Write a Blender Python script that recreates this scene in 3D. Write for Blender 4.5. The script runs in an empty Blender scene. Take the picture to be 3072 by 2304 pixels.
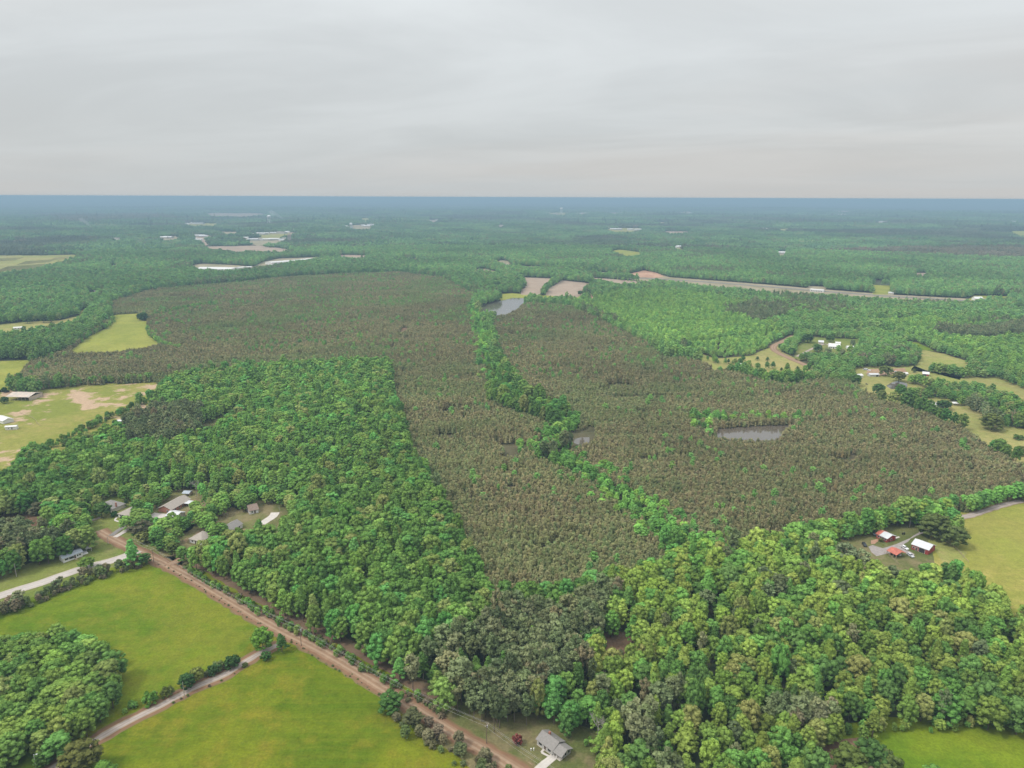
import bpy, bmesh, math, random
import numpy as np
from mathutils import Vector, Matrix
from mathutils.geometry import tessellate_polygon

random.seed(11)
rng = np.random.default_rng(11)
R = math.radians
SC = bpy.context.scene
COL = SC.collection

# ------------------------------------------------------------------ camera
CAM_H, PW, PH, F = 210.0, 3072.0, 2304.0, 2130.0
EDGE = 90000.0                                    # radius of the ground sheet
PITCH = math.atan((PH / 2 - 597.0) / F) + math.atan(CAM_H / EDGE)
CM = Matrix.Rotation(math.pi / 2 - PITCH, 3, 'X') @ Matrix.Rotation(R(0.22), 3, 'Z')
cd = bpy.data.cameras.new('camera')
cam = bpy.data.objects.new('camera', cd)
COL.objects.link(cam)
cam.location = (0, 0, CAM_H)
cam.rotation_euler = CM.to_euler()
cd.sensor_fit = 'HORIZONTAL'
cd.angle = 2 * math.atan(PW / 2 / F)
cd.clip_start, cd.clip_end = 1.0, 250000.0
SC.camera = cam

# ------------------------------------------------------------------ sky, sun, exposure
SUN_EL, SUN_AZ = R(52), R(-108)                    # azimuth from +Y, clockwise
SUN_DIR = Vector((math.sin(SUN_AZ) * math.cos(SUN_EL), math.cos(SUN_AZ) * math.cos(SUN_EL), math.sin(SUN_EL)))
world = bpy.data.worlds.new('World')
SC.world = world
world.use_nodes = True
wt = world.node_tree
wt.nodes.clear()


def nd(t, kind, **kw):
    n = t.nodes.new(kind)
    for k, v in kw.items():
        setattr(n, k, v)
    return n


def mth(t, op, a, b=None, clamp=False):
    n = nd(t, 'ShaderNodeMath', operation=op, use_clamp=clamp)
    for i, v in enumerate((a, b)):
        if v is None:
            continue
        if hasattr(v, 'is_linked'):
            t.links.new(v, n.inputs[i])
        else:
            n.inputs[i].default_value = v
    return n.outputs[0]


def mixc(t, fac, a, b, mode='MIX'):
    n = nd(t, 'ShaderNodeMix', data_type='RGBA', blend_type=mode)
    for s, v in ((n.inputs[0], fac), (n.inputs[6], a), (n.inputs[7], b)):
        if hasattr(v, 'is_linked'):
            t.links.new(v, s)
        elif isinstance(v, (int, float)):
            s.default_value = v
        else:
            s.default_value = (*v[:3], 1)
    return n.outputs[2]


def noise(t, vec, scale, detail=4, rough=0.55, dist=0.0):
    n = nd(t, 'ShaderNodeTexNoise')
    n.inputs['Scale'].default_value = scale
    n.inputs['Detail'].default_value = detail
    n.inputs['Roughness'].default_value = rough
    n.inputs['Distortion'].default_value = dist
    if vec is not None:
        t.links.new(vec, n.inputs['Vector'])
    return n.outputs['Fac']


def maprange(t, v, a, b, c, d, smooth=False):
    n = nd(t, 'ShaderNodeMapRange')
    if smooth:
        n.interpolation_type = 'SMOOTHSTEP'
    t.links.new(v, n.inputs[0])
    for i, q in enumerate((a, b, c, d)):
        n.inputs[i + 1].default_value = q
    return n.outputs[0]


sky = nd(wt, 'ShaderNodeTexSky', sky_type='NISHITA')
sky.sun_disc = False
sky.sun_elevation, sky.sun_rotation = SUN_EL, SUN_AZ
sky.altitude = 200
sky.dust_density = 3.0
tc = nd(wt, 'ShaderNodeTexCoord')
sep = nd(wt, 'ShaderNodeSeparateXYZ')
wt.links.new(tc.outputs['Generated'], sep.inputs[0])
zc = mth(wt, 'MAXIMUM', sep.outputs[2], 0.0)
den = mth(wt, 'ADD', zc, 0.10)
cmb = nd(wt, 'ShaderNodeCombineXYZ')
wt.links.new(mth(wt, 'DIVIDE', sep.outputs[0], den), cmb.inputs[0])
wt.links.new(mth(wt, 'DIVIDE', sep.outputs[1], den), cmb.inputs[1])
rotv = nd(wt, 'ShaderNodeVectorRotate', rotation_type='Z_AXIS')
rotv.inputs['Angle'].default_value = R(24)
wt.links.new(cmb.outputs[0], rotv.inputs['Vector'])
mp = nd(wt, 'ShaderNodeMapping')
mp.inputs['Scale'].default_value = (0.36, 0.56, 1)
mp.inputs['Location'].default_value = (3.3, 1.2, 0)
wt.links.new(rotv.outputs[0], mp.inputs['Vector'])
n1 = noise(wt, mp.outputs[0], 1.3, 8, 0.55, 0.6)
n2 = noise(wt, mp.outputs[0], 0.45, 3, 0.5, 0.2)
lum = mth(wt, 'ADD', mth(wt, 'ADD', mth(wt, 'MULTIPLY', zc, 0.60), mth(wt, 'MULTIPLY', mth(wt, 'MULTIPLY', zc, zc), 0.42)), 0.515)
dotn = nd(wt, 'ShaderNodeVectorMath', operation='DOT_PRODUCT')
wt.links.new(tc.outputs['Generated'], dotn.inputs[0])
dotn.inputs[1].default_value = SUN_DIR
glow = mth(wt, 'MULTIPLY', mth(wt, 'POWER', mth(wt, 'MAXIMUM', dotn.outputs['Value'], 0.0), 3.0), 0.42)
lum = mth(wt, 'ADD', lum, mth(wt, 'MULTIPLY', glow, mth(wt, 'MULTIPLY', zc, 4.0, True)))
cl = maprange(wt, n1, 0.30, 0.72, 0.91, 1.07, True)
fade = maprange(wt, zc, 0.0, 0.10, 0.15, 1.0)     # the layers merge towards the horizon
cl = mth(wt, 'ADD', mth(wt, 'MULTIPLY', mth(wt, 'SUBTRACT', cl, 1.0), fade), 1.0)
lum = mth(wt, 'MULTIPLY', lum, cl)
tone = mixc(wt, maprange(wt, n2, 0.40, 0.62, 0, 1, True), (0.955, 1.0, 1.015), (1.0, 1.0, 0.985))
cloud = mixc(wt, 1.0, tone, lum, 'MULTIPLY')
nis = nd(wt, 'ShaderNodeVectorMath', operation='SCALE')
wt.links.new(sky.outputs[0], nis.inputs[0])
nis.inputs['Scale'].default_value = 0.08
bg = nd(wt, 'ShaderNodeBackground')
wt.links.new(mixc(wt, 0.92, nis.outputs[0], cloud), bg.inputs['Color'])
bg.inputs['Strength'].default_value = 0.76
wo = nd(wt, 'ShaderNodeOutputWorld')
wt.links.new(bg.outputs[0], wo.inputs['Surface'])
world.cycles.sampling_method = 'MANUAL'
world.cycles.sample_map_resolution = 512

sl = bpy.data.lights.new('sun', 'SUN')
sl.energy, sl.angle, sl.color = 1.5, R(10), (1.0, 0.96, 0.9)
so = bpy.data.objects.new('sun', sl)
COL.objects.link(so)
so.rotation_euler = SUN_DIR.to_track_quat('Z', 'Y').to_euler()

SC.view_settings.view_transform = 'Standard'
SC.view_settings.look = 'None'
SC.view_settings.exposure = 0.65
SC.view_settings.gamma = 1.0
SC.cycles.max_bounces = 6
SC.cycles.diffuse_bounces = 1
SC.cycles.transmission_bounces = 3
SC.cycles.volume_bounces = 0
SC.cycles.use_denoising = True
SC.cycles.sample_clamp_indirect = 6


# ------------------------------------------------------------------ the lie of the land
def hsh(ix, iy, seed):
    h = (ix.astype(np.int64) * 374761393 + iy.astype(np.int64) * 668265263 + seed * 974634541) & 0x7fffffff
    h = ((h ^ (h >> 13)) * 1274126177) & 0x7fffffff
    return ((h ^ (h >> 16)) & 0xffff) / 65535.0


def vnoise(x, y, size, seed):
    """smooth value noise 0..1 with cells of the given size in metres"""
    x = np.asarray(x, float) / size
    y = np.asarray(y, float) / size
    ix, iy = np.floor(x), np.floor(y)
    fx, fy = x - ix, y - iy
    fx, fy = fx * fx * (3 - 2 * fx), fy * fy * (3 - 2 * fy)
    a, b = hsh(ix, iy, seed), hsh(ix + 1, iy, seed)
    c, d = hsh(ix, iy + 1, seed), hsh(ix + 1, iy + 1, seed)
    return (a * (1 - fx) + b * fx) * (1 - fy) + (c * (1 - fx) + d * fx) * fy


def sstep(a, b, v):
    t = np.clip((np.asarray(v, float) - a) / (b - a), 0, 1)
    return t * t * (3 - 2 * t)


def terr(x, y):
    d = np.hypot(x, y)
    z = (vnoise(x, y, 1300, 3) - 0.5) * 26 + (vnoise(x, y, 2900, 4) - 0.5) * 34
    return z * sstep(2700, 6000, d)


def at(px, py, z=0.0):
    """the point of the ground (or of height z above it) that the photograph shows at a pixel"""
    d = CM @ Vector(((px - PW / 2) / F, (PH / 2 - py) / F, -1.0))
    zz = z
    for _ in range(6):
        t = (zz - CAM_H) / d.z
        x, y = d.x * t, d.y * t
        zz = z + float(terr(x, y))
    return x, y


def P(pts, dz=0.0):
    return [at(p[0], p[1], p[2] if len(p) > 2 else dz) for p in pts]


CMI = np.array(CM.transposed())


def project(x, y, z):
    v = CMI @ np.stack([x, y, z - CAM_H])
    return PW / 2 + F * v[0] / -v[2], PH / 2 - F * v[1] / -v[2]


def inside(poly, x, y):
    poly = np.array(poly)
    out = np.zeros(x.shape, bool)
    lo, hi = poly.min(0), poly.max(0)
    m = (x > lo[0]) & (x < hi[0]) & (y > lo[1]) & (y < hi[1])
    if not m.any():
        return out
    xs, ys = x[m], y[m]
    r = np.zeros(xs.shape, bool)
    j = len(poly) - 1
    for i in range(len(poly)):
        (xi, yi), (xj, yj) = poly[i], poly[j]
        if yi != yj:
            r ^= ((yi > ys) != (yj > ys)) & (xs < (xj - xi) * (ys - yi) / (yj - yi) + xi)
        j = i
    out[m] = r
    return out


def near_line(line, x, y, w):
    out = np.zeros(x.shape, bool)
    for (ax, ay), (bx, by) in zip(line[:-1], line[1:]):
        dx, dy = bx - ax, by - ay
        L = dx * dx + dy * dy + 1e-9
        t = np.clip(((x - ax) * dx + (y - ay) * dy) / L, 0, 1)
        out |= (x - ax - t * dx) ** 2 + (y - ay - t * dy) ** 2 < w * w
    return out


# ------------------------------------------------------------------ materials
MATS = {}


def pmat(name, col, rough=0.8, var=0.12, scale=0.6, metal=0.0, bump=0.0, spec=0.3, col2=None, detail=5):
    """a plain surface with procedural mottling"""
    if name in MATS:
        return MATS[name]
    m = bpy.data.materials.new(name)
    m.use_nodes = True
    t = m.node_tree
    b = t.nodes['Principled BSDF']
    tcn = nd(t, 'ShaderNodeTexCoord')
    f = noise(t, tcn.outputs['Object'], scale, detail, 0.6)
    lo = tuple(c * (1 - var) for c in col)
    hi = tuple(min(1, c * (1 + var)) for c in (col2 or col))
    t.links.new(mixc(t, maprange(t, f, 0.3, 0.7, 0, 1), lo, hi), b.inputs['Base Color'])
    b.inputs['Roughness'].default_value = rough
    b.inputs['Metallic'].default_value = metal
    b.inputs['Specular IOR Level'].default_value = spec
    if bump:
        bn = nd(t, 'ShaderNodeBump')
        bn.inputs['Strength'].default_value = bump
        t.links.new(f, bn.inputs['Height'])
        t.links.new(bn.outputs[0], b.inputs['Normal'])
    MATS[name] = m
    return m


def grassmat(name, base, alt, dry, dryness=0.4, soil=None, soilness=0.0, streak=0.0, ang=0.0):
    m = bpy.data.materials.new(name)
    m.use_nodes = True
    t = m.node_tree
    b = t.nodes['Principled BSDF']
    b.inputs['Roughness'].default_value = 0.95
    b.inputs['Specular IOR Level'].default_value = 0.05
    g = nd(t, 'ShaderNodeNewGeometry').outputs['Position']
    big = noise(t, g, 0.018, 4, 0.55, 0.4)
    mid = noise(t, g, 0.09, 5, 0.6)
    fine = noise(t, g, 0.9, 4, 0.7)
    c = mixc(t, maprange(t, big, 0.40, 0.60, 0, 1, True), tuple(q * 0.86 for q in base), alt)
    c = mixc(t, mth(t, 'MULTIPLY', maprange(t, mth(t, 'ADD', mth(t, 'MULTIPLY', mid, 0.5), mth(t, 'MULTIPLY', noise(t, g, 0.008, 3), 0.5)), 0.46, 0.60, 0, 1, True), dryness), c, dry)
    if streak:
        mpn = nd(t, 'ShaderNodeMapping')
        mpn.inputs['Rotation'].default_value = (0, 0, ang)
        mpn.inputs['Scale'].default_value = (0.02, 0.5, 1)
        t.links.new(g, mpn.inputs['Vector'])
        s = noise(t, mpn.outputs[0], 1.0, 4, 0.6)
        c = mixc(t, mth(t, 'MULTIPLY', maprange(t, s, 0.40, 0.62, 0, 1), streak * 1.1), c, mixc(t, 0.5, alt, dry))
    if soil:
        sp = mth(t, 'ADD', mth(t, 'MULTIPLY', noise(t, g, 0.035, 6, 0.62, 0.3), 0.6), mth(t, 'MULTIPLY', noise(t, g, 0.009, 2), 0.4))
        c = mixc(t, maprange(t, sp, 0.60 - soilness, 0.64 - soilness, 0, 1, True), c, soil)
    c = mixc(t, 1.0, c, maprange(t, fine, 0.25, 0.75, 0.74, 1.26), 'MULTIPLY')
    c = mixc(t, 1.0, c, maprange(t, noise(t, g, 0.22, 6, 0.7), 0.3, 0.7, 0.82, 1.18), 'MULTIPLY')
    t.links.new(c, b.inputs['Base Color'])
    bn = nd(t, 'ShaderNodeBump')
    bn.inputs['Strength'].default_value = 0.5
    bn.inputs['Distance'].default_value = 0.4
    t.links.new(fine, bn.inputs['Height'])
    t.links.new(bn.outputs[0], b.inputs['Normal'])
    MATS[name] = m
    return m


def roadmat(name, base, track, edge, scale=1.0):
    """u runs across the road: two wheel tracks, a rough crown, scuffed edges"""
    m = bpy.data.materials.new(name)
    m.use_nodes = True
    t = m.node_tree
    b = t.nodes['Principled BSDF']
    b.inputs['Roughness'].default_value = 0.95
    b.inputs['Specular IOR Level'].default_value = 0.1
    uv = nd(t, 'ShaderNodeUVMap')
    s = nd(t, 'ShaderNodeSeparateXYZ')
    t.links.new(uv.outputs[0], s.inputs[0])
    g = nd(t, 'ShaderNodeNewGeometry').outputs['Position']
    n = noise(t, g, 0.35 * scale, 5, 0.65)
    nn = noise(t, g, 0.05, 3)
    u = mth(t, 'ADD', s.outputs[0], mth(t, 'MULTIPLY', mth(t, 'SUBTRACT', n, 0.5), 0.16))
    a = mth(t, 'ABSOLUTE', mth(t, 'SUBTRACT', u, 0.5))
    tr = mth(t, 'ABSOLUTE', mth(t, 'SUBTRACT', a, 0.17))
    c = mixc(t, maprange(t, tr, 0.03, 0.12, 1, 0, True), base, track)
    c = mixc(t, maprange(t, a, 0.36, 0.46, 0, 1, True), c, edge)
    c = mixc(t, 1.0, c, maprange(t, mth(t, 'ADD', mth(t, 'MULTIPLY', n, 0.6), mth(t, 'MULTIPLY', nn, 0.4)), 0.3, 0.7, 0.8, 1.18), 'MULTIPLY')
    t.links.new(c, b.inputs['Base Color'])
    bn = nd(t, 'ShaderNodeBump')
    bn.inputs['Strength'].default_value = 0.4
    bn.inputs['Distance'].default_value = 0.3
    t.links.new(n, bn.inputs['Height'])
    t.links.new(bn.outputs[0], b.inputs['Normal'])
    MATS[name] = m
    return m


def leafmat(name, transl=0.22, var=0.3):
    """foliage: the colour of each plant comes from its own 'tint'"""
    m = bpy.data.materials.new(name)
    m.use_nodes = True
    t = m.node_tree
    t.nodes.clear()
    at_ = nd(t, 'ShaderNodeAttribute', attribute_type='INSTANCER', attribute_name='tint')
    g = nd(t, 'ShaderNodeNewGeometry').outputs['Position']
    f = noise(t, g, 0.55, 3, 0.6)
    c = mixc(t, 1.0, at_.outputs['Color'], maprange(t, f, 0.25, 0.75, 1 - var, 1 + var), 'MULTIPLY')
    d = nd(t, 'ShaderNodeBsdfDiffuse')
    tr = nd(t, 'ShaderNodeBsdfTranslucent')
    t.links.new(c, d.inputs[0])
    t.links.new(mixc(t, 1.0, c, (1.15, 1.1, 0.6), 'MULTIPLY'), tr.inputs[0])
    mx = nd(t, 'ShaderNodeMixShader')
    mx.inputs[0].default_value = transl
    t.links.new(d.outputs[0], mx.inputs[1])
    t.links.new(tr.outputs[0], mx.inputs[2])
    o = nd(t, 'ShaderNodeOutputMaterial')
    t.links.new(mx.outputs[0], o.inputs['Surface'])
    MATS[name] = m
    return m


LEAF = leafmat('foliage', 0.16, 0.42)
NEEDLE = leafmat('needles', 0.16, 0.42)
BARK = pmat('bark', (0.14, 0.11, 0.085), 0.95, 0.3, 1.5)
PALEBARK = pmat('pale_bark', (0.36, 0.33, 0.30), 0.9, 0.2, 1.5)

# ground of the woods
gm = bpy.data.materials.new('woodland_floor')
gm.use_nodes = True
t = gm.node_tree
b = t.nodes['Principled BSDF']
b.inputs['Roughness'].default_value = 1.0
b.inputs['Specular IOR Level'].default_value = 0.0
g = nd(t, 'ShaderNodeNewGeometry').outputs['Position']
c = mixc(t, maprange(t, noise(t, g, 0.0011, 6, 0.62), 0.42, 0.60, 0, 1), (0.040, 0.066, 0.028), (0.080, 0.078, 0.042))
c = mixc(t, maprange(t, noise(t, g, 0.15, 5), 0.4, 0.65, 0, 0.6), c, (0.10, 0.078, 0.045))
t.links.new(c, b.inputs['Base Color'])
MATS['floor'] = gm

grassmat('pasture_grass', (0.0911, 0.1636, 0.0097), (0.1363, 0.1811, 0.0129), (0.1813, 0.1759, 0.0222), 0.55, streak=0.22, ang=R(-40))
grassmat('lower_pasture_grass', (0.0934, 0.1488, 0.0076), (0.1438, 0.1731, 0.0108), (0.19, 0.1684, 0.0188), 0.75, streak=0.25, ang=R(-35))
grassmat('corner_field_grass', (0.1012, 0.1862, 0.0104), (0.1548, 0.2126, 0.0125), (0.1901, 0.2028, 0.0188), 0.4, streak=0.15, ang=R(10))
grassmat('meadow_grass', (0.2292, 0.2587, 0.042), (0.2652, 0.2778, 0.0498), (0.2739, 0.2571, 0.0624), 0.5, streak=0.25, ang=R(6))
grassmat('hay_grass', (0.2752, 0.2632, 0.0602), (0.225, 0.2421, 0.0444), (0.3658, 0.2959, 0.0945), 0.8, streak=0.3, ang=R(20))
grassmat('bare_pasture', (0.2113, 0.237, 0.0435), (0.237, 0.2343, 0.0544), (0.289, 0.2419, 0.0794), 0.6, soil=(0.42, 0.30, 0.20), soilness=0.072)
grassmat('worn_lawn', (0.1143, 0.1345, 0.04), (0.1539, 0.1539, 0.056), (0.2043, 0.1638, 0.0895), 0.8, soil=(0.33, 0.22, 0.14), soilness=0.02)
grassmat('lawn', (0.1372, 0.1824, 0.0386), (0.1723, 0.1959, 0.0465), (0.2154, 0.1948, 0.0772), 0.6)
grassmat('tan_pasture', (0.2764, 0.263, 0.0882), (0.2355, 0.2554, 0.0674), (0.349, 0.2916, 0.1202), 0.7, streak=0.2)
grassmat('bare_earth', (0.34, 0.205, 0.135), (0.30, 0.20, 0.12), (0.42, 0.29, 0.20), 0.6)
grassmat('ploughed_earth', (0.3227, 0.2347, 0.1735), (0.3484, 0.2642, 0.1992), (0.3743, 0.2978, 0.2289), 0.5, streak=0.5, ang=R(70))
grassmat('red_clay', (0.40, 0.22, 0.145), (0.46, 0.28, 0.19), (0.50, 0.34, 0.24), 0.6)
grassmat('verge', (0.2496, 0.2267, 0.1272), (0.3077, 0.2618, 0.17), (0.3658, 0.2969, 0.2128), 0.7, streak=0.3, ang=R(80))
grassmat('pine_straw', (0.112, 0.094, 0.054), (0.092, 0.088, 0.046), (0.135, 0.108, 0.066), 0.5)
grassmat('leaf_litter', (0.20, 0.12, 0.075), (0.17, 0.115, 0.07), (0.27, 0.17, 0.11), 0.7)
roadmat('dirt_road', (0.262, 0.168, 0.106), (0.330, 0.232, 0.158), (0.215, 0.125, 0.074))
roadmat('shoulder', (0.215, 0.122, 0.074), (0.22, 0.128, 0.080), (0.17, 0.13, 0.06))
roadmat('litter_strip', (0.17, 0.115, 0.072), (0.17, 0.115, 0.072), (0.13, 0.10, 0.055))
roadmat('pale_road', (0.42, 0.375, 0.34), (0.45, 0.41, 0.38), (0.42, 0.37, 0.30))
roadmat('lane', (0.32, 0.27, 0.235), (0.39, 0.33, 0.29), (0.30, 0.215, 0.12))
roadmat('asphalt', (0.20, 0.185, 0.175), (0.235, 0.22, 0.205), (0.24, 0.20, 0.15))
roadmat('white_gravel', (0.75, 0.70, 0.66), (0.75, 0.70, 0.66), (0.65, 0.6, 0.55))
roadmat('concrete_drive', (0.52, 0.48, 0.44), (0.50, 0.46, 0.42), (0.50, 0.45, 0.39))
pmat('gravel', (0.30, 0.265, 0.25), 0.95, 0.2, 0.5)
pmat('concrete', (0.53, 0.48, 0.42), 0.9, 0.12, 0.8)

wm = bpy.data.materials.new('pond_water')
wm.use_nodes = True
t = wm.node_tree
b = t.nodes['Principled BSDF']
b.inputs['Base Color'].default_value = (0.11, 0.09, 0.07, 1)
b.inputs['Roughness'].default_value = 0.10
b.inputs['Specular IOR Level'].default_value = 1.0
b.inputs['IOR'].default_value = 1.5
bn = nd(t, 'ShaderNodeBump')
bn.inputs['Strength'].default_value = 0.03
bn.inputs['Distance'].default_value = 0.05
t.links.new(noise(t, nd(t, 'ShaderNodeNewGeometry').outputs['Position'], 0.8, 3), bn.inputs['Height'])
t.links.new(bn.outputs[0], b.inputs['Normal'])
MATS['water'] = wm

WHITE = pmat('white_siding', (0.72, 0.71, 0.69), 0.6, 0.06)
CREAM = pmat('cream_siding', (0.55, 0.50, 0.42), 0.7, 0.08)
GREYSIDE = pmat('grey_siding', (0.46, 0.45, 0.43), 0.7, 0.08)
REDWALL = pmat('red_boards', (0.30, 0.045, 0.04), 0.7, 0.2)
BRICK = pmat('red_brick', (0.34, 0.15, 0.10), 0.85, 0.2, 2.0)
SHINGLE = pmat('grey_shingle', (0.235, 0.22, 0.205), 0.9, 0.12, 1.2)
TANSHINGLE = pmat('tan_shingle', (0.33, 0.29, 0.25), 0.9, 0.14, 1.2)
BROWNSHINGLE = pmat('brown_shingle', (0.23, 0.17, 0.14), 0.9, 0.18, 1.2)
PURPLESHINGLE = pmat('purple_shingle', (0.20, 0.14, 0.15), 0.9, 0.15, 1.2)
BLUEGREY = pmat('blue_grey_metal', (0.36, 0.40, 0.44), 0.5, 0.1)
GALV = pmat('galvanised_roof', (0.55, 0.56, 0.57), 0.45, 0.12, 0.5)
RUSTY = pmat('weathered_roof', (0.46, 0.43, 0.39), 0.6, 0.2, 0.25, col2=(0.50, 0.40, 0.32))
REDROOF = pmat('red_metal_roof', (0.46, 0.14, 0.10), 0.7, 0.25, 0.5)
WHITEROOF = pmat('white_roof', (0.66, 0.655, 0.64), 0.55, 0.10)
GLASS = pmat('dark_glass', (0.03, 0.035, 0.04), 0.1, 0.1, spec=0.6)
DARK = pmat('dark_opening', (0.035, 0.03, 0.03), 0.9)
TRIM = pmat('white_trim', (0.78, 0.77, 0.75), 0.5, 0.04)
DOORM = pmat('door_paint', (0.10, 0.07, 0.06), 0.5)
WOOD = pmat('weathered_wood', (0.42, 0.33, 0.23), 0.85, 0.2, 2)
POLE = pmat('creosote_pole', (0.16, 0.12, 0.095), 0.9, 0.2, 2)
STEEL = pmat('galvanised_steel', (0.55, 0.56, 0.57), 0.4, 0.08, metal=0.3)
WIRE = pmat('aluminium_wire', (0.50, 0.50, 0.49), 0.5, 0.05)
TYRE = pmat('tyre_rubber', (0.02, 0.02, 0.02), 0.9)
PANELM = pmat('solar_glass', (0.07, 0.085, 0.12), 0.6, 0.1, spec=0.15)
TANKW = pmat('tank_paint', (0.74, 0.75, 0.76), 0.45, 0.05)


# ------------------------------------------------------------------ helpers
class MB:
    def __init__(s):
        s.v, s.f = [], []

    def add(s, v, f):
        o = len(s.v)
        s.v += [tuple(p) for p in v]
        s.f += [tuple(i + o for i in q) for q in f]
        return s

    def box(s, x0, x1, y0, y1, z0, z1):
        v = [(x, y, z) for z in (z0, z1) for y in (y0, y1) for x in (x0, x1)]
        return s.add(v, [(0, 2, 3, 1), (4, 5, 7, 6), (0, 1, 5, 4), (2, 6, 7, 3), (0, 4, 6, 2), (1, 3, 7, 5)])

    def extrude_x(s, prof, x0, x1):
        n = len(prof)
        v = [(x0, y, z) for y, z in prof] + [(x1, y, z) for y, z in prof]
        f = [tuple(range(n))[::-1], tuple(range(n, 2 * n))]
        f += [(i, (i + 1) % n, n + (i + 1) % n, n + i) for i in range(n)]
        return s.add(v, f)

    def extrude_z(s, prof, z0, z1):
        n = len(prof)
        v = [(x, y, z0) for x, y in prof] + [(x, y, z1) for x, y in prof]
        f = [tuple(range(n))[::-1], tuple(range(n, 2 * n))]
        f += [(i, (i + 1) % n, n + (i + 1) % n, n + i) for i in range(n)]
        return s.add(v, f)

    def tube(s, a, b, r0, r1=None, n=6):
        r1 = r0 if r1 is None else r1
        a, b = Vector(a), Vector(b)
        d = (b - a).normalized()
        u = d.orthogonal().normalized()
        w = d.cross(u)
        v = [a + (u * math.cos(k * 2 * math.pi / n) + w * math.sin(k * 2 * math.pi / n)) * r0 for k in range(n)]
        v += [b + (u * math.cos(k * 2 * math.pi / n) + w * math.sin(k * 2 * math.pi / n)) * r1 for k in range(n)]
        f = [(k, (k + 1) % n, n + (k + 1) % n, n + k) for k in range(n)] + [tuple(range(n))[::-1], tuple(range(n, 2 * n))]
        return s.add(v, f)

    def lathe(s, prof, n=12, c=(0, 0)):
        v, f = [], []
        for r, z in prof:
            v += [(c[0] + r * math.cos(k * 2 * math.pi / n), c[1] + r * math.sin(k * 2 * math.pi / n), z) for k in range(n)]
        for i in range(len(prof) - 1):
            f += [(i * n + k, i * n + (k + 1) % n, (i + 1) * n + (k + 1) % n, (i + 1) * n + k) for k in range(n)]
        return s.add(v, f)

    def mesh(s, name, mat):
        m = bpy.data.meshes.new(name)
        m.from_pydata(s.v, [], s.f)
        for q in (mat if isinstance(mat, (list, tuple)) else [mat]):
            m.materials.append(q)
        m.update()
        return m

    def build(s, name, mat, parent=None):
        return obj(name, s.mesh(name, mat), parent)


def obj(name, data, parent=None):
    o = bpy.data.objects.new(name, data)
    COL.objects.link(o)
    if parent:
        o.parent = parent
    return o


def tag(o, label=None, cat=None, group=None, kind=None):
    for k, v in (('label', label), ('category', cat), ('group', group), ('kind', kind)):
        if v:
            o[k] = v
    return o


def thing(name, label, cat, loc, rz=0.0, group=None):
    o = obj(name, None)
    o.empty_display_size = 0.5
    o.location, o.rotation_euler = loc, (0, 0, rz)
    return tag(o, label, cat, group)


def jag(poly, step, amp, seed=0):
    """walk a polygon's edge in short steps, pushed in and out a little"""
    r = random.Random(seed)
    out = []
    n = len(poly)
    for i in range(n):
        (ax, ay), (bx, by) = poly[i], poly[(i + 1) % n]
        L = math.hypot(bx - ax, by - ay)
        k = max(1, int(L / step))
        for j in range(k):
            f = j / k
            out.append((ax + (bx - ax) * f + r.uniform(-amp, amp), ay + (by - ay) * f + r.uniform(-amp, amp)))
    return out


def sheet(name, poly, mat, z, label=None, amp=1.0, step=6.0, kind='structure', cat=None):
    """a flat piece of ground that follows the land"""
    d = math.hypot(*poly[0])
    step, amp = max(step, d / 90), max(amp, d / 900) if amp else 0
    pts = jag(poly, step, amp, len(name) + int(abs(poly[0][0])))
    tri = tessellate_polygon([[Vector((x, y, 0)) for x, y in pts]])
    zs = terr(np.array([p[0] for p in pts]), np.array([p[1] for p in pts]))
    m = bpy.data.meshes.new(name)
    m.from_pydata([(x, y, z + zz + (1.2 if d > 2700 else 0)) for (x, y), zz in zip(pts, zs)], [], [tuple(q) for q in tri])
    m.materials.append(MATS[mat])
    bm = bmesh.new()
    bm.from_mesh(m)
    for f in bm.faces:
        if f.normal.z < 0:
            f.normal_flip()
    bm.to_mesh(m)
    bm.free()
    return tag(obj(name, m), label, cat, None, kind)


def spline(pts, step):
    out = []
    n = len(pts)
    for i in range(n - 1):
        p0, p1, p2, p3 = pts[max(i - 1, 0)], pts[i], pts[i + 1], pts[min(i + 2, n - 1)]
        k = max(2, int(math.dist(p1, p2) / step))
        for j in range(k):
            t = j / k
            out.append(tuple(0.5 * ((2 * b) + (-a + c) * t + (2 * a - 5 * b + 4 * c - d) * t * t + (-a + 3 * b - 3 * c + d) * t ** 3)
                             for a, b, c, d in zip(p0, p1, p2, p3)))
    out.append(pts[-1])
    return out


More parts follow.
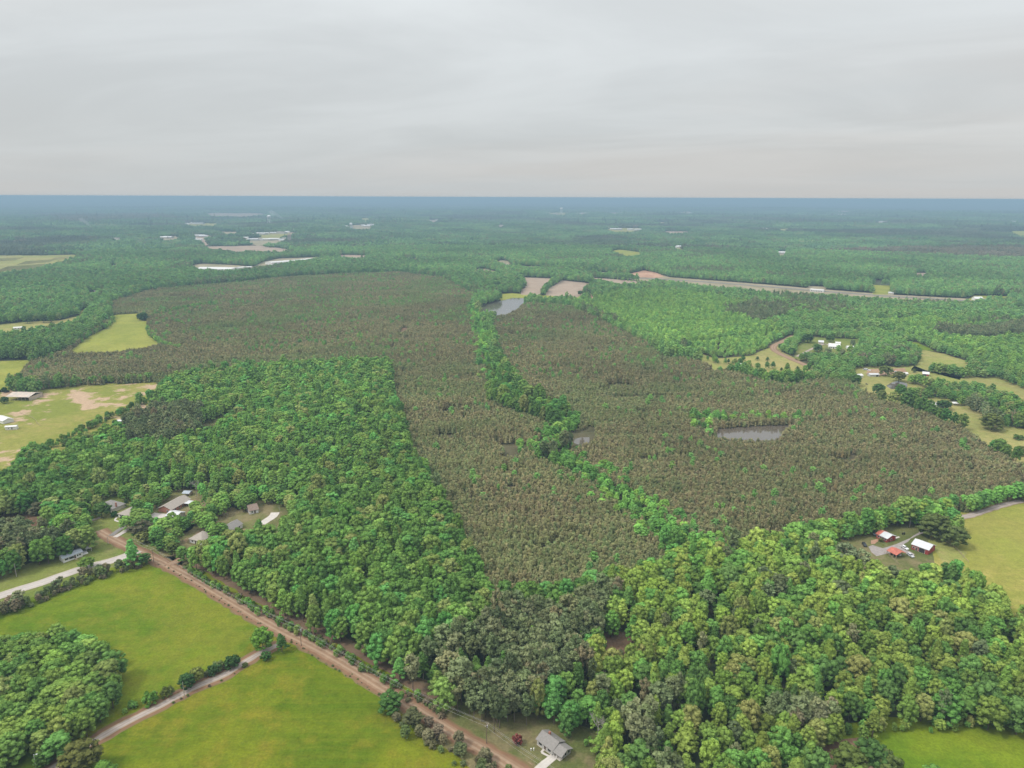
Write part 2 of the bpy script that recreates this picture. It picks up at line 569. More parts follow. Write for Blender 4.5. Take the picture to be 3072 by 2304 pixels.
def ribbon(name, line, width, mat, z, label=None, jitter=0.35, step=3.5, kind='structure'):
    pts = spline(line, step)
    r = random.Random(len(pts))
    v, f, uv = [], [], []
    for i, p in enumerate(pts):
        a, b = pts[max(i - 1, 0)], pts[min(i + 1, len(pts) - 1)]
        d = Vector((b[0] - a[0], b[1] - a[1], 0)).normalized()
        n = Vector((-d.y, d.x, 0))
        zz = float(terr(p[0], p[1]))
        for k in range(5):
            u = k / 4
            w = width * (u - 0.5) + (r.uniform(-jitter, jitter) if k in (0, 4) else 0)
            v.append((p[0] + n.x * w, p[1] + n.y * w, z + zz))
            uv.append((u, i * step / width))
    for i in range(len(pts) - 1):
        for k in range(4):
            a = i * 5 + k
            f.append((a, a + 5, a + 6, a + 1))
    m = bpy.data.meshes.new(name)
    m.from_pydata(v, [], f)
    ul = m.uv_layers.new(name='UVMap')
    li = np.zeros(len(m.loops), np.int32)
    m.loops.foreach_get('vertex_index', li)
    ul.data.foreach_set('uv', np.array(uv)[li].ravel())
    m.materials.append(MATS[mat])
    bm = bmesh.new()
    bm.from_mesh(m)
    for q in bm.faces:
        if q.normal.z < 0:
            q.normal_flip()
    bm.to_mesh(m)
    bm.free()
    return tag(obj(name, m), label, None, None, kind)


# ------------------------------------------------------------------ the ground, out to the horizon
rad = [0.0] + list(np.geomspace(120, EDGE, 210))
NS = 320
gv = [(0, 0, 0)]
for r_ in rad[1:]:
    a_ = np.arange(NS) * 2 * math.pi / NS
    gx, gy = r_ * np.sin(a_), r_ * np.cos(a_)
    gv += list(zip(gx, gy, terr(gx, gy)))
gf = [(0, 1 + (k + 1) % NS, 1 + k) for k in range(NS)]
for i in range(len(rad) - 2):
    o = 1 + i * NS
    gf += [(o + k, o + (k + 1) % NS, o + NS + (k + 1) % NS, o + NS + k) for k in range(NS)]
m = bpy.data.meshes.new('ground')
m.from_pydata(gv, [], gf)
m.materials.append(MATS['floor'])
ground = tag(obj('ground', m), 'wooded plain running out to the flat horizon', None, None, 'structure')
bm = bmesh.new()
bm.from_mesh(m)
bmesh.ops.recalc_face_normals(bm, faces=bm.faces)
if sum(q.normal.z for q in bm.faces) < 0:
    bmesh.ops.reverse_faces(bm, faces=bm.faces)
bm.to_mesh(m)
bm.free()

# ------------------------------------------------------------------ open land: (pixel outline, third number = height of the trees that hide its near edge)
T, S, Y = 15, 9, 6
OPEN = []          # world polygons without trees


def grow(poly, r):
    """push an outline outwards so that the ground cover runs in under the trees"""
    n = len(poly)
    area = sum(poly[i][0] * poly[(i + 1) % n][1] - poly[(i + 1) % n][0] * poly[i][1] for i in range(n))
    sg = 1 if area > 0 else -1
    out = []
    for i in range(n):
        a, b, c = Vector(poly[i - 1]), Vector(poly[i]), Vector(poly[(i + 1) % n])
        e, f = (b - a).normalized(), (c - b).normalized()
        nn = Vector((e.y + f.y, -e.x - f.x)) * sg
        nn = nn.normalized() if nn.length > 0.2 else Vector((e.y, -e.x)) * sg
        out.append((b.x + nn.x * r, b.y + nn.y * r))
    return out


def land(name, pts, mat, z, label, **kw):
    w = P(pts)
    OPEN.append(w)
    d_ = math.hypot(*w[0])
    if d_ < 1000 and mat != 'water':
        w = grow(w, 9.0)
    return sheet(name, w, mat, z, label, **kw)


# near left: the two pastures, their fence lines and the lane
near_left = [(-220, 1905), (0, 1848), (90, 1818), (230, 1760), (345, 1722), (445, 1694), (490, 1692), (600, 1752), (722, 1826), (833, 1890), (972, 1964), (1111, 2048),
             (1250, 2138), (1361, 2207), (1480, 2275), (1600, 2345), (1500, 2420), (-220, 2420)]
land('pasture', [(-220, 1905), (0, 1848), (90, 1818), (230, 1760), (345, 1722), (445, 1694), (490, 1692), (600, 1752), (722, 1826), (790, 1866), (830, 1925), (768, 1962), (680, 2017),
                 (590, 2055), (486, 2110), (382, 2162), (285, 2218), (190, 2285), (90, 2420), (-220, 2420)], 'pasture_grass', 0.05, 'green pasture between the treeline and the farm lane')
land('pasture', [(833, 1896), (972, 1964), (1111, 2048), (1250, 2138), (1361, 2207), (1480, 2275), (1600, 2345), (1560, 2460), (130, 2460), (190, 2298), (285, 2228), (382, 2172), (486, 2120), (590, 2064),
                 (680, 2026), (768, 1970), (800, 1940)], 'lower_pasture_grass', 0.06, 'green and yellow pasture between the lane and the dirt road')
OPEN.append(P(near_left))
land('lawn', [(1380, 2150), (1450, 2185), (1500, 2205), (1560, 2180), (1640, 2183), (1700, 2215), (1745, 2225), (1780, 2262), (1800, 2330), (1780, 2430), (1560, 2430), (1480, 2285), (1420, 2235), (1330, 2180), (1290, 2120)],
     'worn_lawn', 0.07, 'worn lawn round the small grey house')
land('field', [(2445, 2420), (2450, 2304), (2457, 2242), (2512, 2221), (2610, 2214), (2703, 2193), (2825, 2200), (2929, 2186), (3072, 2211), (3250, 2230), (3350, 2420)], 'corner_field_grass', 0.05, 'bright green field in the bottom corner')
sheet('bare_ground', P([(2430, 2420), (2445, 2270), (2457, 2235), (2512, 2216), (2610, 2212), (2625, 2235), (2560, 2260), (2530, 2310), (2520, 2420)]), 'leaf_litter', 0.09, 'bare brown earth at the corner of the bottom field')
# the side road's verges and the yards along it
land('lawn', [(-200, 1790), (0, 1738), (60, 1720), (120, 1700), (191, 1680), (240, 1664), (290, 1640), (306, 1619), (330, 1600), (382, 1636), (440, 1660), (520, 1690), (480, 1700), (436, 1694), (345, 1722), (230, 1760), (90, 1818), (0, 1848), (-200, 1905)],
     'lawn', 0.04, 'mown grass on both sides of the pale side road')
land('lawn', [(262, 1567), (300, 1535), (292, 1503), (333, 1500), (398, 1502), (405, 1560), (372, 1590), (395, 1602), (415, 1625), (455, 1640), (505, 1665), (545, 1690), (480, 1690), (400, 1650), (351, 1618), (306, 1601), (275, 1582)],
     'lawn', 0.045, 'lawn in front of the two grey roofed houses')
land('lawn', [(447, 1545), (490, 1515), (538, 1482), (600, 1476), (600, 1514), (580, 1550), (540, 1568, 4), (462, 1562, 4)], 'worn_lawn', 0.05, 'yard of the long tan roofed house')
land('lawn', [(655, 1562), (700, 1535), (745, 1545), (752, 1530), (778, 1516), (835, 1522), (866, 1549), (858, 1568, 8), (800, 1600, 8), (735, 1608, 8), (672, 1610, 8)], 'worn_lawn', 0.05, 'yard between the trees by the grey house and its drive')
land('lawn', [(545, 1612), (575, 1588), (615, 1590), (630, 1620, 6), (600, 1650, 6), (560, 1668), (530, 1690), (520, 1660)], 'worn_lawn', 0.05, 'small worn yard of the hip roofed house')
land('lawn', [(-150, 1585), (0, 1560), (60, 1552), (115, 1543), (146, 1552), (150, 1572, 6), (100, 1592, 6), (0, 1610, 6), (-150, 1640, 6)], 'leaf_litter', 0.05, 'brown shaded yard under the pines')
land('glade', [(600, 1288), (655, 1258), (705, 1232), (722, 1236), (690, 1262, 8), (640, 1300, 8), (610, 1306, 8)], 'worn_lawn', 0.05, 'grassy gap in the woods')
# big left pasture
land('pasture', [(-160, 1176), (0, 1176), (100, 1190), (121, 1175), (243, 1159), (465, 1147), (512, 1167, 4), (470, 1205, 6), (455, 1230, 9), (405, 1240, 10), (382, 1268, 8), (347, 1305, 10), (271, 1316, 10), (222, 1330, 10),
                 (175, 1362, 10), (83, 1345, 10), (69, 1372, 10), (32, 1400, 10), (34, 1432, 8), (0, 1440, 8), (-160, 1460)], 'bare_pasture', 0.05, 'grazed pasture with bare clay patches beside the open barn')
land('pasture', [(-160, 1086), (0, 1083), (97, 1079), (86, 1100), (60, 1130), (36, 1150), (28, 1176), (-160, 1180)], 'meadow_grass', 0.05, 'yellow green field at the edge of the pines')
land('meadow', [(338, 945), (418, 940), (422, 961), (441, 963), (443, 997), (455, 1015), (492, 1036), (434, 1043, 5), (312, 1057, 5), (222, 1060, 5), (208, 1046, 4), (264, 1011), (312, 987), (335, 970)], 'meadow_grass', 0.1, 'smooth yellow green meadow enclosed by the pine plantation')
land('paddock', [(-120, 985), (0, 974), (69, 966), (174, 962), (236, 948), (238, 934), (257, 926), (278, 928), (274, 940), (245, 958, 8), (180, 980, 10), (60, 996, 12), (-120, 1010, 12)], 'tan_pasture', 0.1, 'tan paddock behind the left woods')
land('clearing', [(262, 886), (268, 875), (285, 876), (322, 872), (318, 882), (270, 893, 6)], 'tan_pasture', 0.15, 'tan clearing round the purple roofed house')
land('solar_field', [(-100, 765), (0, 766), (139, 767), (222, 765), (242, 770), (224, 786), (203, 795), (167, 805), (104, 822), (0, 830, 4), (-100, 840)], 'tan_pasture', 0.3, 'pale ground of the solar farm')
land('clearing', [(328, 798), (340, 795), (352, 796), (352, 806, 8), (330, 808, 8)], 'hay_grass', 0.3, 'small pale clearing in the woods')
# fields in the distance
land('field', [(594, 742), (680, 739), (768, 738), (800, 740), (884, 752), (845, 757, T), (768, 753, T), (735, 753, T), (715, 756, T), (640, 748, T)], 'ploughed_earth', 0.5, 'long pinkish ploughed field behind the white warehouse')
land('field', [(1016, 766), (1060, 766), (1120, 769), (1090, 772, T), (1060, 775, T), (1020, 769, T)], 'ploughed_earth', 0.5, 'thin pinkish ploughed field beyond the woods')
land('yard', [(570, 810), (578, 796), (600, 791), (700, 795), (760, 800), (790, 786), (830, 776), (965, 771), (968, 778, 4), (860, 790, 12), (800, 800, 12), (700, 812, 12), (600, 815, 10)], 'verge', 0.4, 'pale yard of the long white warehouses')
land('field', [(1562, 832), (1670, 836), (1666, 850), (1656, 852), (1637, 872), (1623, 886), (1559, 884), (1564, 869), (1578, 862)], 'ploughed_earth', 0.2, 'first pink ploughed field beyond the long pond')
land('field', [(1689, 841), (1798, 854), (1783, 866), (1760, 876), (1730, 888, 3), (1635, 886), (1642, 869), (1675, 848)], 'ploughed_earth', 0.2, 'second pink ploughed field beside the hedgerow')
land('field', [(1740, 834), (1790, 834), (1901, 842), (1985, 849), (1900, 858, 8), (1848, 860, 8), (1779, 848)], 'ploughed_earth', 0.2, 'narrow pink ploughed field below the highway')
land('bank', [(1490, 890), (1500, 882), (1536, 879), (1600, 886), (1735, 886), (1775, 880), (1774, 894), (1740, 898, 6), (1640, 900, 6), (1590, 900), (1536, 898), (1506, 905)], 'meadow_grass', 0.15, 'grassy dam at the head of the long pond')
land('pond', [(1428, 926), (1455, 915), (1480, 908), (1510, 902), (1536, 895), (1560, 894), (1594, 897), (1575, 907, 3), (1560, 918, 4), (1548, 930, 4), (1520, 942, 4), (1487, 952, 3), (1465, 952, 3), (1440, 940, 2)], 'water', 0.3, 'long pale pond at the head of the creek', amp=0.3)
land('track', [(1765, 884), (1775, 882), (1784, 896, 4), (1778, 906, 4), (1770, 900, 4)], 'red_clay', 0.2, 'bare track at the corner of the bright woods')
land('verge', [(1740, 818), (1786, 815), (1883, 823), (1932, 811), (1990, 826), (2010, 832), (2304, 854), (2440, 866), (2672, 884), (2920, 897), (2980, 909, 6), (2911, 911, 9), (2672, 901, 11), (2304, 877, 11), (2150, 865, 11), (2000, 851, 6), (1880, 836), (1780, 830)], 'verge', 0.3, 'pale verge of the highway')
sheet('building_site', P([(1880, 826), (1900, 818), (1932, 812), (1960, 815), (1992, 829), (1975, 834), (1900, 832)]), 'red_clay', 0.6, 'red clay building site beside the highway')
land('pond', [(2578, 842), (2620, 840), (2674, 843), (2672, 856), (2620, 854)], 'water', 0.4, 'far pond behind the highway', amp=0.3)
land('field', [(2611, 854), (2672, 857), (2676, 884), (2618, 884)], 'meadow_grass', 0.35, 'green slope below the far pond')
land('yard', [(2424, 858), (2475, 860), (2478, 874), (2420, 870)], 'verge', 0.35, 'pale yard of the white building by the highway')
land('yard', [(2895, 902), (2918, 887), (2968, 888), (3030, 890), (3025, 903, 4), (2900, 906, 4)], 'meadow_grass', 0.4, 'lawn of the white farmhouse beyond the highway')
land('field', [(3030, 924), (3072, 921), (3150, 921), (3150, 936, 6), (3050, 936, 6)], 'ploughed_earth', 0.3, 'corner of a pink ploughed field')
land('field', [(1830, 762), (1838, 753), (1860, 750), (1921, 758), (1925, 764, T), (1880, 768, T)], 'meadow_grass', 0.8, 'pale green field far beyond the highway')
land('field', [(3008, 700), (3040, 694), (3072, 693), (3150, 692), (3150, 714, T), (3060, 712, T)], 'meadow_grass', 0.8, 'green field far away at the edge of the view')
land('clearing', [(1425, 808), (1455, 806), (1495, 816), (1490, 821, 8), (1430, 818, 8)], 'verge', 0.4, 'bare verge near the road in the woods')
land('clearing', [(1470, 796), (1500, 780), (1525, 783), (1536, 796), (1610, 800), (1680, 800), (1672, 806, 6), (1600, 808, 8), (1536, 804, 8)], 'verge', 0.4, 'pale strip with houses in the far woods')
land('clearing', [(1200, 784), (1209, 776), (1250, 776), (1255, 784, 8)], 'red_clay', 0.4, 'clearing of the red roofed house')
FAR = [(45, 652, 118, 656), (21, 716, 62, 725), (575, 640, 820, 651), (510, 670, 690, 678), (640, 696, 732, 704), (568, 706, 640, 728), (740, 700, 900, 712), (720, 715, 880, 728), (860, 690, 900, 698), (1068, 654, 1130, 666),
       (1030, 676, 1135, 688), (1270, 660, 1345, 667), (1630, 638, 1720, 645), (1725, 640, 1772, 645), (1800, 638, 1885, 643), (1810, 685, 1940, 697), (1950, 667, 2026, 673), (1975, 695, 2090, 701), (2020, 740, 2060, 749),
       (2030, 635, 2088, 644), (2280, 686, 2312, 693), (2325, 686, 2385, 694), (2375, 644, 2420, 651), (2490, 632, 2560, 637), (2510, 641, 2555, 648), (2630, 664, 2670, 669), (2420, 627, 2450, 630), (3030, 664, 3072, 671), (3035, 645, 3060, 649),
       (1490, 672, 1520, 684), (2730, 695, 2750, 701), (2330, 758, 2360, 766), (2740, 820, 2785, 826), (320, 718, 362, 722), (470, 710, 545, 720), (2090, 670, 2110, 676), (2140, 671, 2165, 676), (1560, 679, 1570, 684)]
FMAT = ['tan_pasture', 'verge', 'ploughed_earth']
for i, (x0, y0, x1, y1) in enumerate(FAR):
    land('clearing', [(x0, (y0 + y1) / 2), (x0 + (x1 - x0) * 0.25, y0), (x0 + (x1 - x0) * 0.8, y0), (x1, (y0 + y1) / 2), (x0 + (x1 - x0) * 0.7, y1, T), (x0 + (x1 - x0) * 0.3, y1, T)], FMAT[i % 3], 1.0, 'pale clearing far off in the hazy woods')
# right: upper farm
land('pasture', [(2048, 1056), (2085, 1057), (2150, 1076), (2250, 1068), (2310, 1042), (2332, 1030), (2385, 1004), (2400, 1010), (2350, 1040), (2345, 1055), (2400, 1082), (2450, 1110), (2440, 1122, 4), (2380, 1128, 5), (2304, 1128, 5), (2230, 1108, 5), (2160, 1106, 5), (2100, 1084, 5)],
     'tan_pasture', 0.1, 'tan pasture with small conical trees beside the curving track')
land('lawn', [(2385, 1040), (2420, 1020), (2440, 1010), (2470, 1014), (2580, 1017), (2584, 1034), (2560, 1055, 5), (2547, 1064, 6), (2498, 1068, 6), (2460, 1073), (2420, 1076), (2385, 1076, 3)], 'lawn', 0.1, 'lawn round the white farmhouse')
land('field', [(2690, 1028), (2720, 1024), (2755, 1028), (2787, 1044), (2800, 1053), (2740, 1050)], 'corner_field_grass', 0.1, 'small bright green field above the tan pasture')
land('pasture', [(2722, 1047), (2769, 1050), (2835, 1062), (2908, 1086), (2914, 1104), (2880, 1120, 8), (2846, 1112, 8), (2797, 1103, 6), (2766, 1116), (2730, 1112), (2755, 1090), (2762, 1063)], 'tan_pasture', 0.1, 'tan sloping pasture above the red barn')
land('pasture', [(2560, 1116), (2600, 1104), (2735, 1100), (2780, 1118), (2850, 1124), (2925, 1134), (2990, 1134), (3072, 1170), (3150, 1200), (3150, 1222, 8), (3072, 1200, 8), (2925, 1148, 6), (2840, 1150, 6), (2760, 1160, 8), (2726, 1180), (2731, 1195), (2825, 1197), (2873, 1212),
                 (2894, 1226), (2943, 1250), (2950, 1278), (3016, 1285), (3072, 1294), (3180, 1310), (3180, 1420), (3072, 1385, 5), (3033, 1366, 5), (3009, 1352, 5), (2943, 1318, 5), (2908, 1283, 5), (2846, 1254, 5), (2741, 1212, 5), (2686, 1205, 5), (2662, 1195, 5), (2575, 1164, 5), (2560, 1140)],
     'tan_pasture', 0.1, 'long tan pasture running past the mobile home')
sheet('bare_ground', P([(2600, 1108), (2715, 1105), (2720, 1118), (2640, 1128), (2600, 1124)]), 'bare_earth', 0.25, 'bare earth of the upper farmyard')
sheet('pond', P([(2660, 1158), (2672, 1149), (2692, 1144), (2722, 1150), (2723, 1166), (2705, 1164), (2690, 1168), (2672, 1167)]), 'water', 0.2, 'small farm pond beside the tan pasture', amp=0.2, step=3)
# middle pond, marsh gap
land('pond', [(2150, 1288), (2180, 1286), (2230, 1282), (2304, 1277), (2384, 1277), (2382, 1285), (2352, 1296, 2), (2345, 1310, 4), (2322, 1317, 5), (2304, 1318, 5), (2240, 1315, 5), (2172, 1308, 5), (2150, 1300, 4)], 'water', 0.15, 'brown pond hidden among the pines', amp=0.3)
land('marsh', [(1700, 1304), (1722, 1302), (1746, 1298), (1770, 1278), (1786, 1288), (1785, 1312, 4), (1766, 1332, 5), (1730, 1340, 5), (1708, 1326, 3)], 'pine_straw', 0.1, 'muddy gap beside the creek')
sheet('puddle', P([(1718, 1318), (1745, 1313), (1768, 1312), (1766, 1328), (1740, 1336), (1724, 1330)]), 'water', 0.2, 'open water in the muddy gap', amp=0.3, step=2)
land('marsh', [(1205, 985), (1222, 982), (1225, 988, 4), (1212, 998, 4), (1195, 1002, 3)], 'leaf_litter', 0.1, 'small dark gap in the pines')
land('clearing', [(1822, 1945), (1850, 1920), (1885, 1935), (1890, 1975), (1875, 2000, 6), (1850, 2010, 6), (1830, 1985, 6)], 'leaf_litter', 0.1, 'brown gap of fallen pines in the near woods')
# right farm
land('yard', [(2485, 1632), (2544, 1614), (2630, 1602), (2658, 1579), (2755, 1575), (2770, 1590), (2835, 1618), (2900, 1650), (2950, 1700), (2880, 1700, 6), (2830, 1700, 9), (2760, 1706, 10), (2690, 1716, 10), (2650, 1700, 10), (2603, 1672, 10), (2498, 1668, 10)],
     'worn_lawn', 0.05, 'yard of the red farm buildings')
land('pasture', [(2832, 1562), (2910, 1548), (2990, 1524), (3072, 1502), (3250, 1462), (3330, 1600), (3330, 1830), (3160, 1830, 14), (3072, 1800, 14), (3000, 1770, 14), (2950, 1752, 12), (2890, 1725, 10), (2850, 1670), (2858, 1636), (2885, 1615), (2840, 1575)],
     'hay_grass', 0.06, 'wide pale hay field right of the red farm')
sheet('bare_ground', P([(2790, 1600), (2838, 1600), (2860, 1632), (2900, 1660), (2880, 1700), (2835, 1700), (2812, 1660), (2780, 1625)]), 'tan_pasture', 0.09, 'tan bare strip beside the grey roofed red house')
sheet('bare_ground', P([(2608, 1620), (2632, 1614), (2640, 1625), (2628, 1632), (2610, 1630)]), 'red_clay', 0.12, 'orange clay patch in front of the red house', step=2)
sheet('gravel_yard', P([(2766, 1590), (2730, 1616), (2690, 1632), (2648, 1646), (2628, 1640), (2618, 1635), (2606, 1640), (2612, 1655), (2628, 1668), (2650, 1664), (2680, 1658), (2705, 1652), (2722, 1664), (2740, 1672), (2742, 1662), (2722, 1650), (2710, 1634), (2735, 1618), (2769, 1598)]),
      'gravel', 0.14, 'grey gravel yard between the red buildings', amp=0.4, step=3)

# ------------------------------------------------------------------ roads and drives
MAIN = P([(296, 1592), (330, 1612), (417, 1655), (514, 1702), (597, 1747), (722, 1822), (833, 1886), (972, 1957), (1111, 2041), (1250, 2131), (1361, 2200), (1480, 2268), (1600, 2345), (1700, 2420)])
ribbon('roadside', MAIN, 30, 'litter_strip', 0.03, 'leaf strewn strip under the trees along the dirt road', 1.5)
ribbon('road_shoulder', MAIN, 10.2, 'shoulder', 0.10, 'red earth shoulder of the dirt road', 0.8)
ribbon('road', MAIN, 6.8, 'dirt_road', 0.14, 'pinkish dirt road running past the woods', 0.4)
SIDE = P([(412, 1652), (380, 1668), (330, 1684), (260, 1702), (200, 1722), (120, 1750), (60, 1768), (0, 1788), (-140, 1830)])
ribbon('road', SIDE, 8.0, 'pale_road', 0.18, 'pale paved side road running to the edge of the view', 0.15)
LANE = P([(838, 1934), (768, 1967), (680, 2021), (590, 2060), (486, 2115), (382, 2167), (285, 2222), (208, 2272), (140, 2320), (60, 2400)])
ribbon('lane_verge', LANE, 8.5, 'shoulder', 0.10, 'bare verge of the farm lane', 0.7)
ribbon('lane', LANE, 4.0, 'lane', 0.15, 'grey farm lane between the two pastures', 0.3)
TRACK = P([(2380, 1008), (2349, 1024), (2322, 1038), (2326, 1053), (2366, 1074), (2410, 1093), (2448, 1112)])
ribbon('track', TRACK, 10, 'dirt_road', 0.3, 'pinkish track curving past the upper farm', 0.5)
FTRACK = P([(2838, 1560), (2910, 1547), (2990, 1522), (3072, 1501), (3250, 1460)])
ribbon('track', FTRACK, 6, 'lane', 0.2, 'brown track along the edge of the hay field', 0.5)
HWY = P([(1740, 826), (1800, 827), (1900, 834), (2005, 839), (2150, 849), (2304, 861), (2450, 873), (2665, 889), (2900, 903), (3100, 915)])
ribbon('highway', HWY, 16, 'asphalt', 0.8, 'straight grey highway beyond the bright woods', 0.2, 20)
for i, (pts, wd, mt, lb) in enumerate([
        ([(333, 1608), (360, 1588), (395, 1562), (402, 1555)], 3.6, 'asphalt', 'grey driveway of the second house'),
        ([(345, 1612), (372, 1596), (402, 1574)], 3.4, 'concrete_drive', 'pale driveway beside the grey one'),
        ([(262, 1570), (280, 1560), (302, 1553)], 3.0, 'lane', 'short gravel track across the front lawn'),
        ([(452, 1545), (475, 1548), (498, 1549)], 7.0, 'concrete_drive', 'concrete apron beside the white garage'),
        ([(784, 1573), (800, 1562), (818, 1550), (826, 1538)], 6.0, 'concrete_drive', 'pale driveway between the trees'),
        ([(1666, 2268), (1645, 2284), (1622, 2304), (1590, 2335)], 3.4, 'concrete_drive', 'concrete driveway of the small grey house'),
        ([(505, 1694), (530, 1685), (548, 1672)], 5.0, 'dirt_road', 'dirt drive leaving the road by the woods'),
        ([(2615, 856), (2640, 866), (2655, 884)], 8.0, 'verge', 'drive up to the far pond'),
        ([(2690, 1200), (2740, 1197), (2790, 1203), (2830, 1215)], 3.5, 'lane', 'faint track to the mobile home'),
        ([(2390, 1070), (2440, 1045), (2475, 1032), (2486, 1036)], 4.5, 'lane', 'grey drive to the white farmhouse')]):
    ribbon('driveway', P(pts), wd, mt, 0.2 if pts[0][1] > 1300 else 0.3, lb, 0.15)
ribbon('footpath', P([(1638, 2244), (1625, 2256), (1632, 2262), (1648, 2270)]), 1.0, 'concrete_drive', 0.17, 'bent concrete path to the front door', 0.02, 1.0)
ribbon('footpath', P([(352, 1551), (345, 1560), (352, 1564), (371, 1570)]), 1.3, 'concrete_drive', 0.17, 'curved pale path to the second house', 0.05, 1.5)
ribbon('footpath', P([(2674, 1619), (2686, 1615), (2698, 1611)]), 1.3, 'concrete_drive', 0.19, 'pale plank path from the red house', 0.05, 1.5)
OPEN.append(P([(1338, 654), (1350, 640), (1360, 631), (1370, 624), (1362, 619), (1374, 618), (1386, 626), (1372, 640), (1360, 654)]))
ribbon('far_road', P([(1348, 652), (1352, 645), (1362, 636), (1370, 630), (1374, 625), (1366, 620)]), 230, 'white_gravel', 2.5, 'pale road cutting through the far woods', 8, 150)
ribbon('track', P([(-60, 1434), (0, 1424), (33, 1419)]), 9, 'asphalt', 0.2, 'grey road end at the left edge', 0.2)
LINES = [(MAIN, 7.0), (SIDE, 8.0), (LANE, 6.0), (TRACK, 8), (FTRACK, 4), (HWY, 20)]

# ------------------------------------------------------------------ kinds of wood (outlines in pixels)
PLANT = [P(q) for q in (
    [(-40, 1166), (40, 1120, 5), (90, 1085, 5), (190, 1048, 5), (300, 975, 5), (330, 950, 5), (335, 905, 5), (450, 868, 5), (690, 848, 5), (900, 826, 5), (1195, 814, 5), (1330, 832, 5), (1430, 885, 4), (1405, 935, 4), (1437, 975, 4),
     (1455, 1080, 4), (1470, 1205, 4), (1665, 1275, 4), (1665, 1330, 4), (1610, 1375, 4), (1775, 1440, 4), (1945, 1570, 4), (2025, 1655, 10), (1945, 1682, 11), (1833, 1705, 11), (1736, 1733, 11), (1640, 1758, 11), (1475, 1762, 11), (1440, 1700, 8), (1330, 1500, 8), (1222, 1320, 8), (1180, 1180, 8), (1166, 1080, 11),
     (780, 1092, 12), (585, 1112, 12), (480, 1140, 10), (280, 1157), (60, 1168)],
    [(1600, 905, 5), (1708, 917, 5), (1805, 957, 5), (1945, 1028, 5), (2000, 1070, 5), (2055, 1070, 5), (2278, 1135, 5), (2360, 1150, 5), (2472, 1130, 5), (2570, 1150, 5), (2640, 1195, 5), (2780, 1238, 5), (2890, 1278, 5), (2985, 1347, 5), (3070, 1389, 5), (3200, 1440, 5),
     (3200, 1480, 9), (3000, 1492, 9), (2778, 1512, 9), (2640, 1548, 9), (2540, 1575, 9), (2361, 1615, 9), (2222, 1630, 9), (2083, 1600, 8), (1972, 1555, 4), (1847, 1472), (1708, 1375), (1750, 1295), (1666, 1225), (1570, 1180), (1500, 1083), (1472, 972), (1514, 930)])]
PINES = [P(q) for q in (
    [(1240, 1925, 12), (1350, 1890, 12), (1450, 1850, 12), (1560, 1820, 12), (1780, 1790, 12), (1800, 1880, 8), (1800, 1975, 8), (1740, 2040), (1640, 2110), (1560, 2190), (1480, 2200), (1300, 2110), (1160, 2020), (1130, 1960)],
    [(385, 1270, 10), (400, 1230, 10), (480, 1205, 10), (580, 1225, 10), (620, 1270, 8), (580, 1330), (480, 1360), (380, 1345), (300, 1330, 8)],
    [(-80, 1610), (60, 1620), (200, 1575), (270, 1590), (300, 1625), (240, 1660), (130, 1680), (0, 1690), (-80, 1710)],
    [(90, 1545, 8), (150, 1500, 10), (210, 1530, 8), (210, 1570), (150, 1575)],
    [(1900, 2150), (2010, 2110), (2070, 2180), (2080, 2280), (2040, 2420), (1930, 2420), (1890, 2270)],
    [(2440, 2290), (2330, 2310), (2290, 2230), (2330, 2190), (2410, 2200)],
    [(2690, 1070, 10), (2745, 1060, 10), (2755, 1085), (2700, 1110), (2650, 1105), (2640, 1085)],
    [(2860, 1215, 8), (2960, 1260, 8), (3050, 1300), (3060, 1270), (2950, 1225)],
    [(2180, 905, 12), (2300, 900, 12), (2380, 930, 12), (2330, 960, 10), (2230, 950, 10)],
    [(2800, 990, 10), (3000, 968, 10), (3150, 960, 10), (3150, 1000, 8), (2850, 1010, 8)])]
CREEK = [(P([(1420, 925), (1432, 960), (1445, 1010), (1455, 1060), (1475, 1110), (1500, 1160), (1560, 1205), (1620, 1235), (1690, 1270), (1700, 1300)]), 12),
         (P([(1640, 1350), (1690, 1385), (1760, 1430), (1830, 1480), (1900, 1530), (1960, 1575), (2020, 1620), (2080, 1650)]), 17),
         (P([(1700, 1290), (1660, 1330), (1620, 1355)]), 15),
         (P([(2085, 1272), (2120, 1266), (2200, 1268), (2300, 1268), (2385, 1266)]), 7), (P([(2085, 1278), (2115, 1296), (2135, 1310)]), 8)]
YOUNG = [P(q) for q in ([(1640, 905, 8), (1780, 890, 8), (1840, 870, 8), (1980, 862, 8), (2160, 885, 8), (2260, 930, 8), (2350, 985, 8), (2330, 1020, 5), (2270, 1062), (2180, 1075), (2080, 1055), (2000, 1060), (1940, 1020), (1800, 950), (1700, 915)],
                        [(2620, 960, 8), (2750, 950, 8), (3150, 990, 8), (3150, 1200, 5), (3000, 1130), (2900, 1080), (2820, 1050), (2700, 1010)])]
EASTWOOD = P([(1810, 1740), (2000, 1700), (2300, 1660), (2620, 1700), (2950, 1780), (3400, 1850), (3500, 2500), (1760, 2500), (1740, 2060), (1810, 1960)])
for q_ in PLANT:
    sheet('plantation_floor', q_, 'pine_straw', 0.02, 'pine straw under the young plantation')
FARPLANT = [P(q) for q in ([(2350, 755, T), (2600, 740, T), (3150, 735, T), (3150, 790, T), (2800, 800, T), (2480, 805, T), (2400, 785, T)], [(100, 640, T), (480, 640, T), (520, 655, T), (200, 668, T)])]


def v3(*c):
    return np.array(c, float)


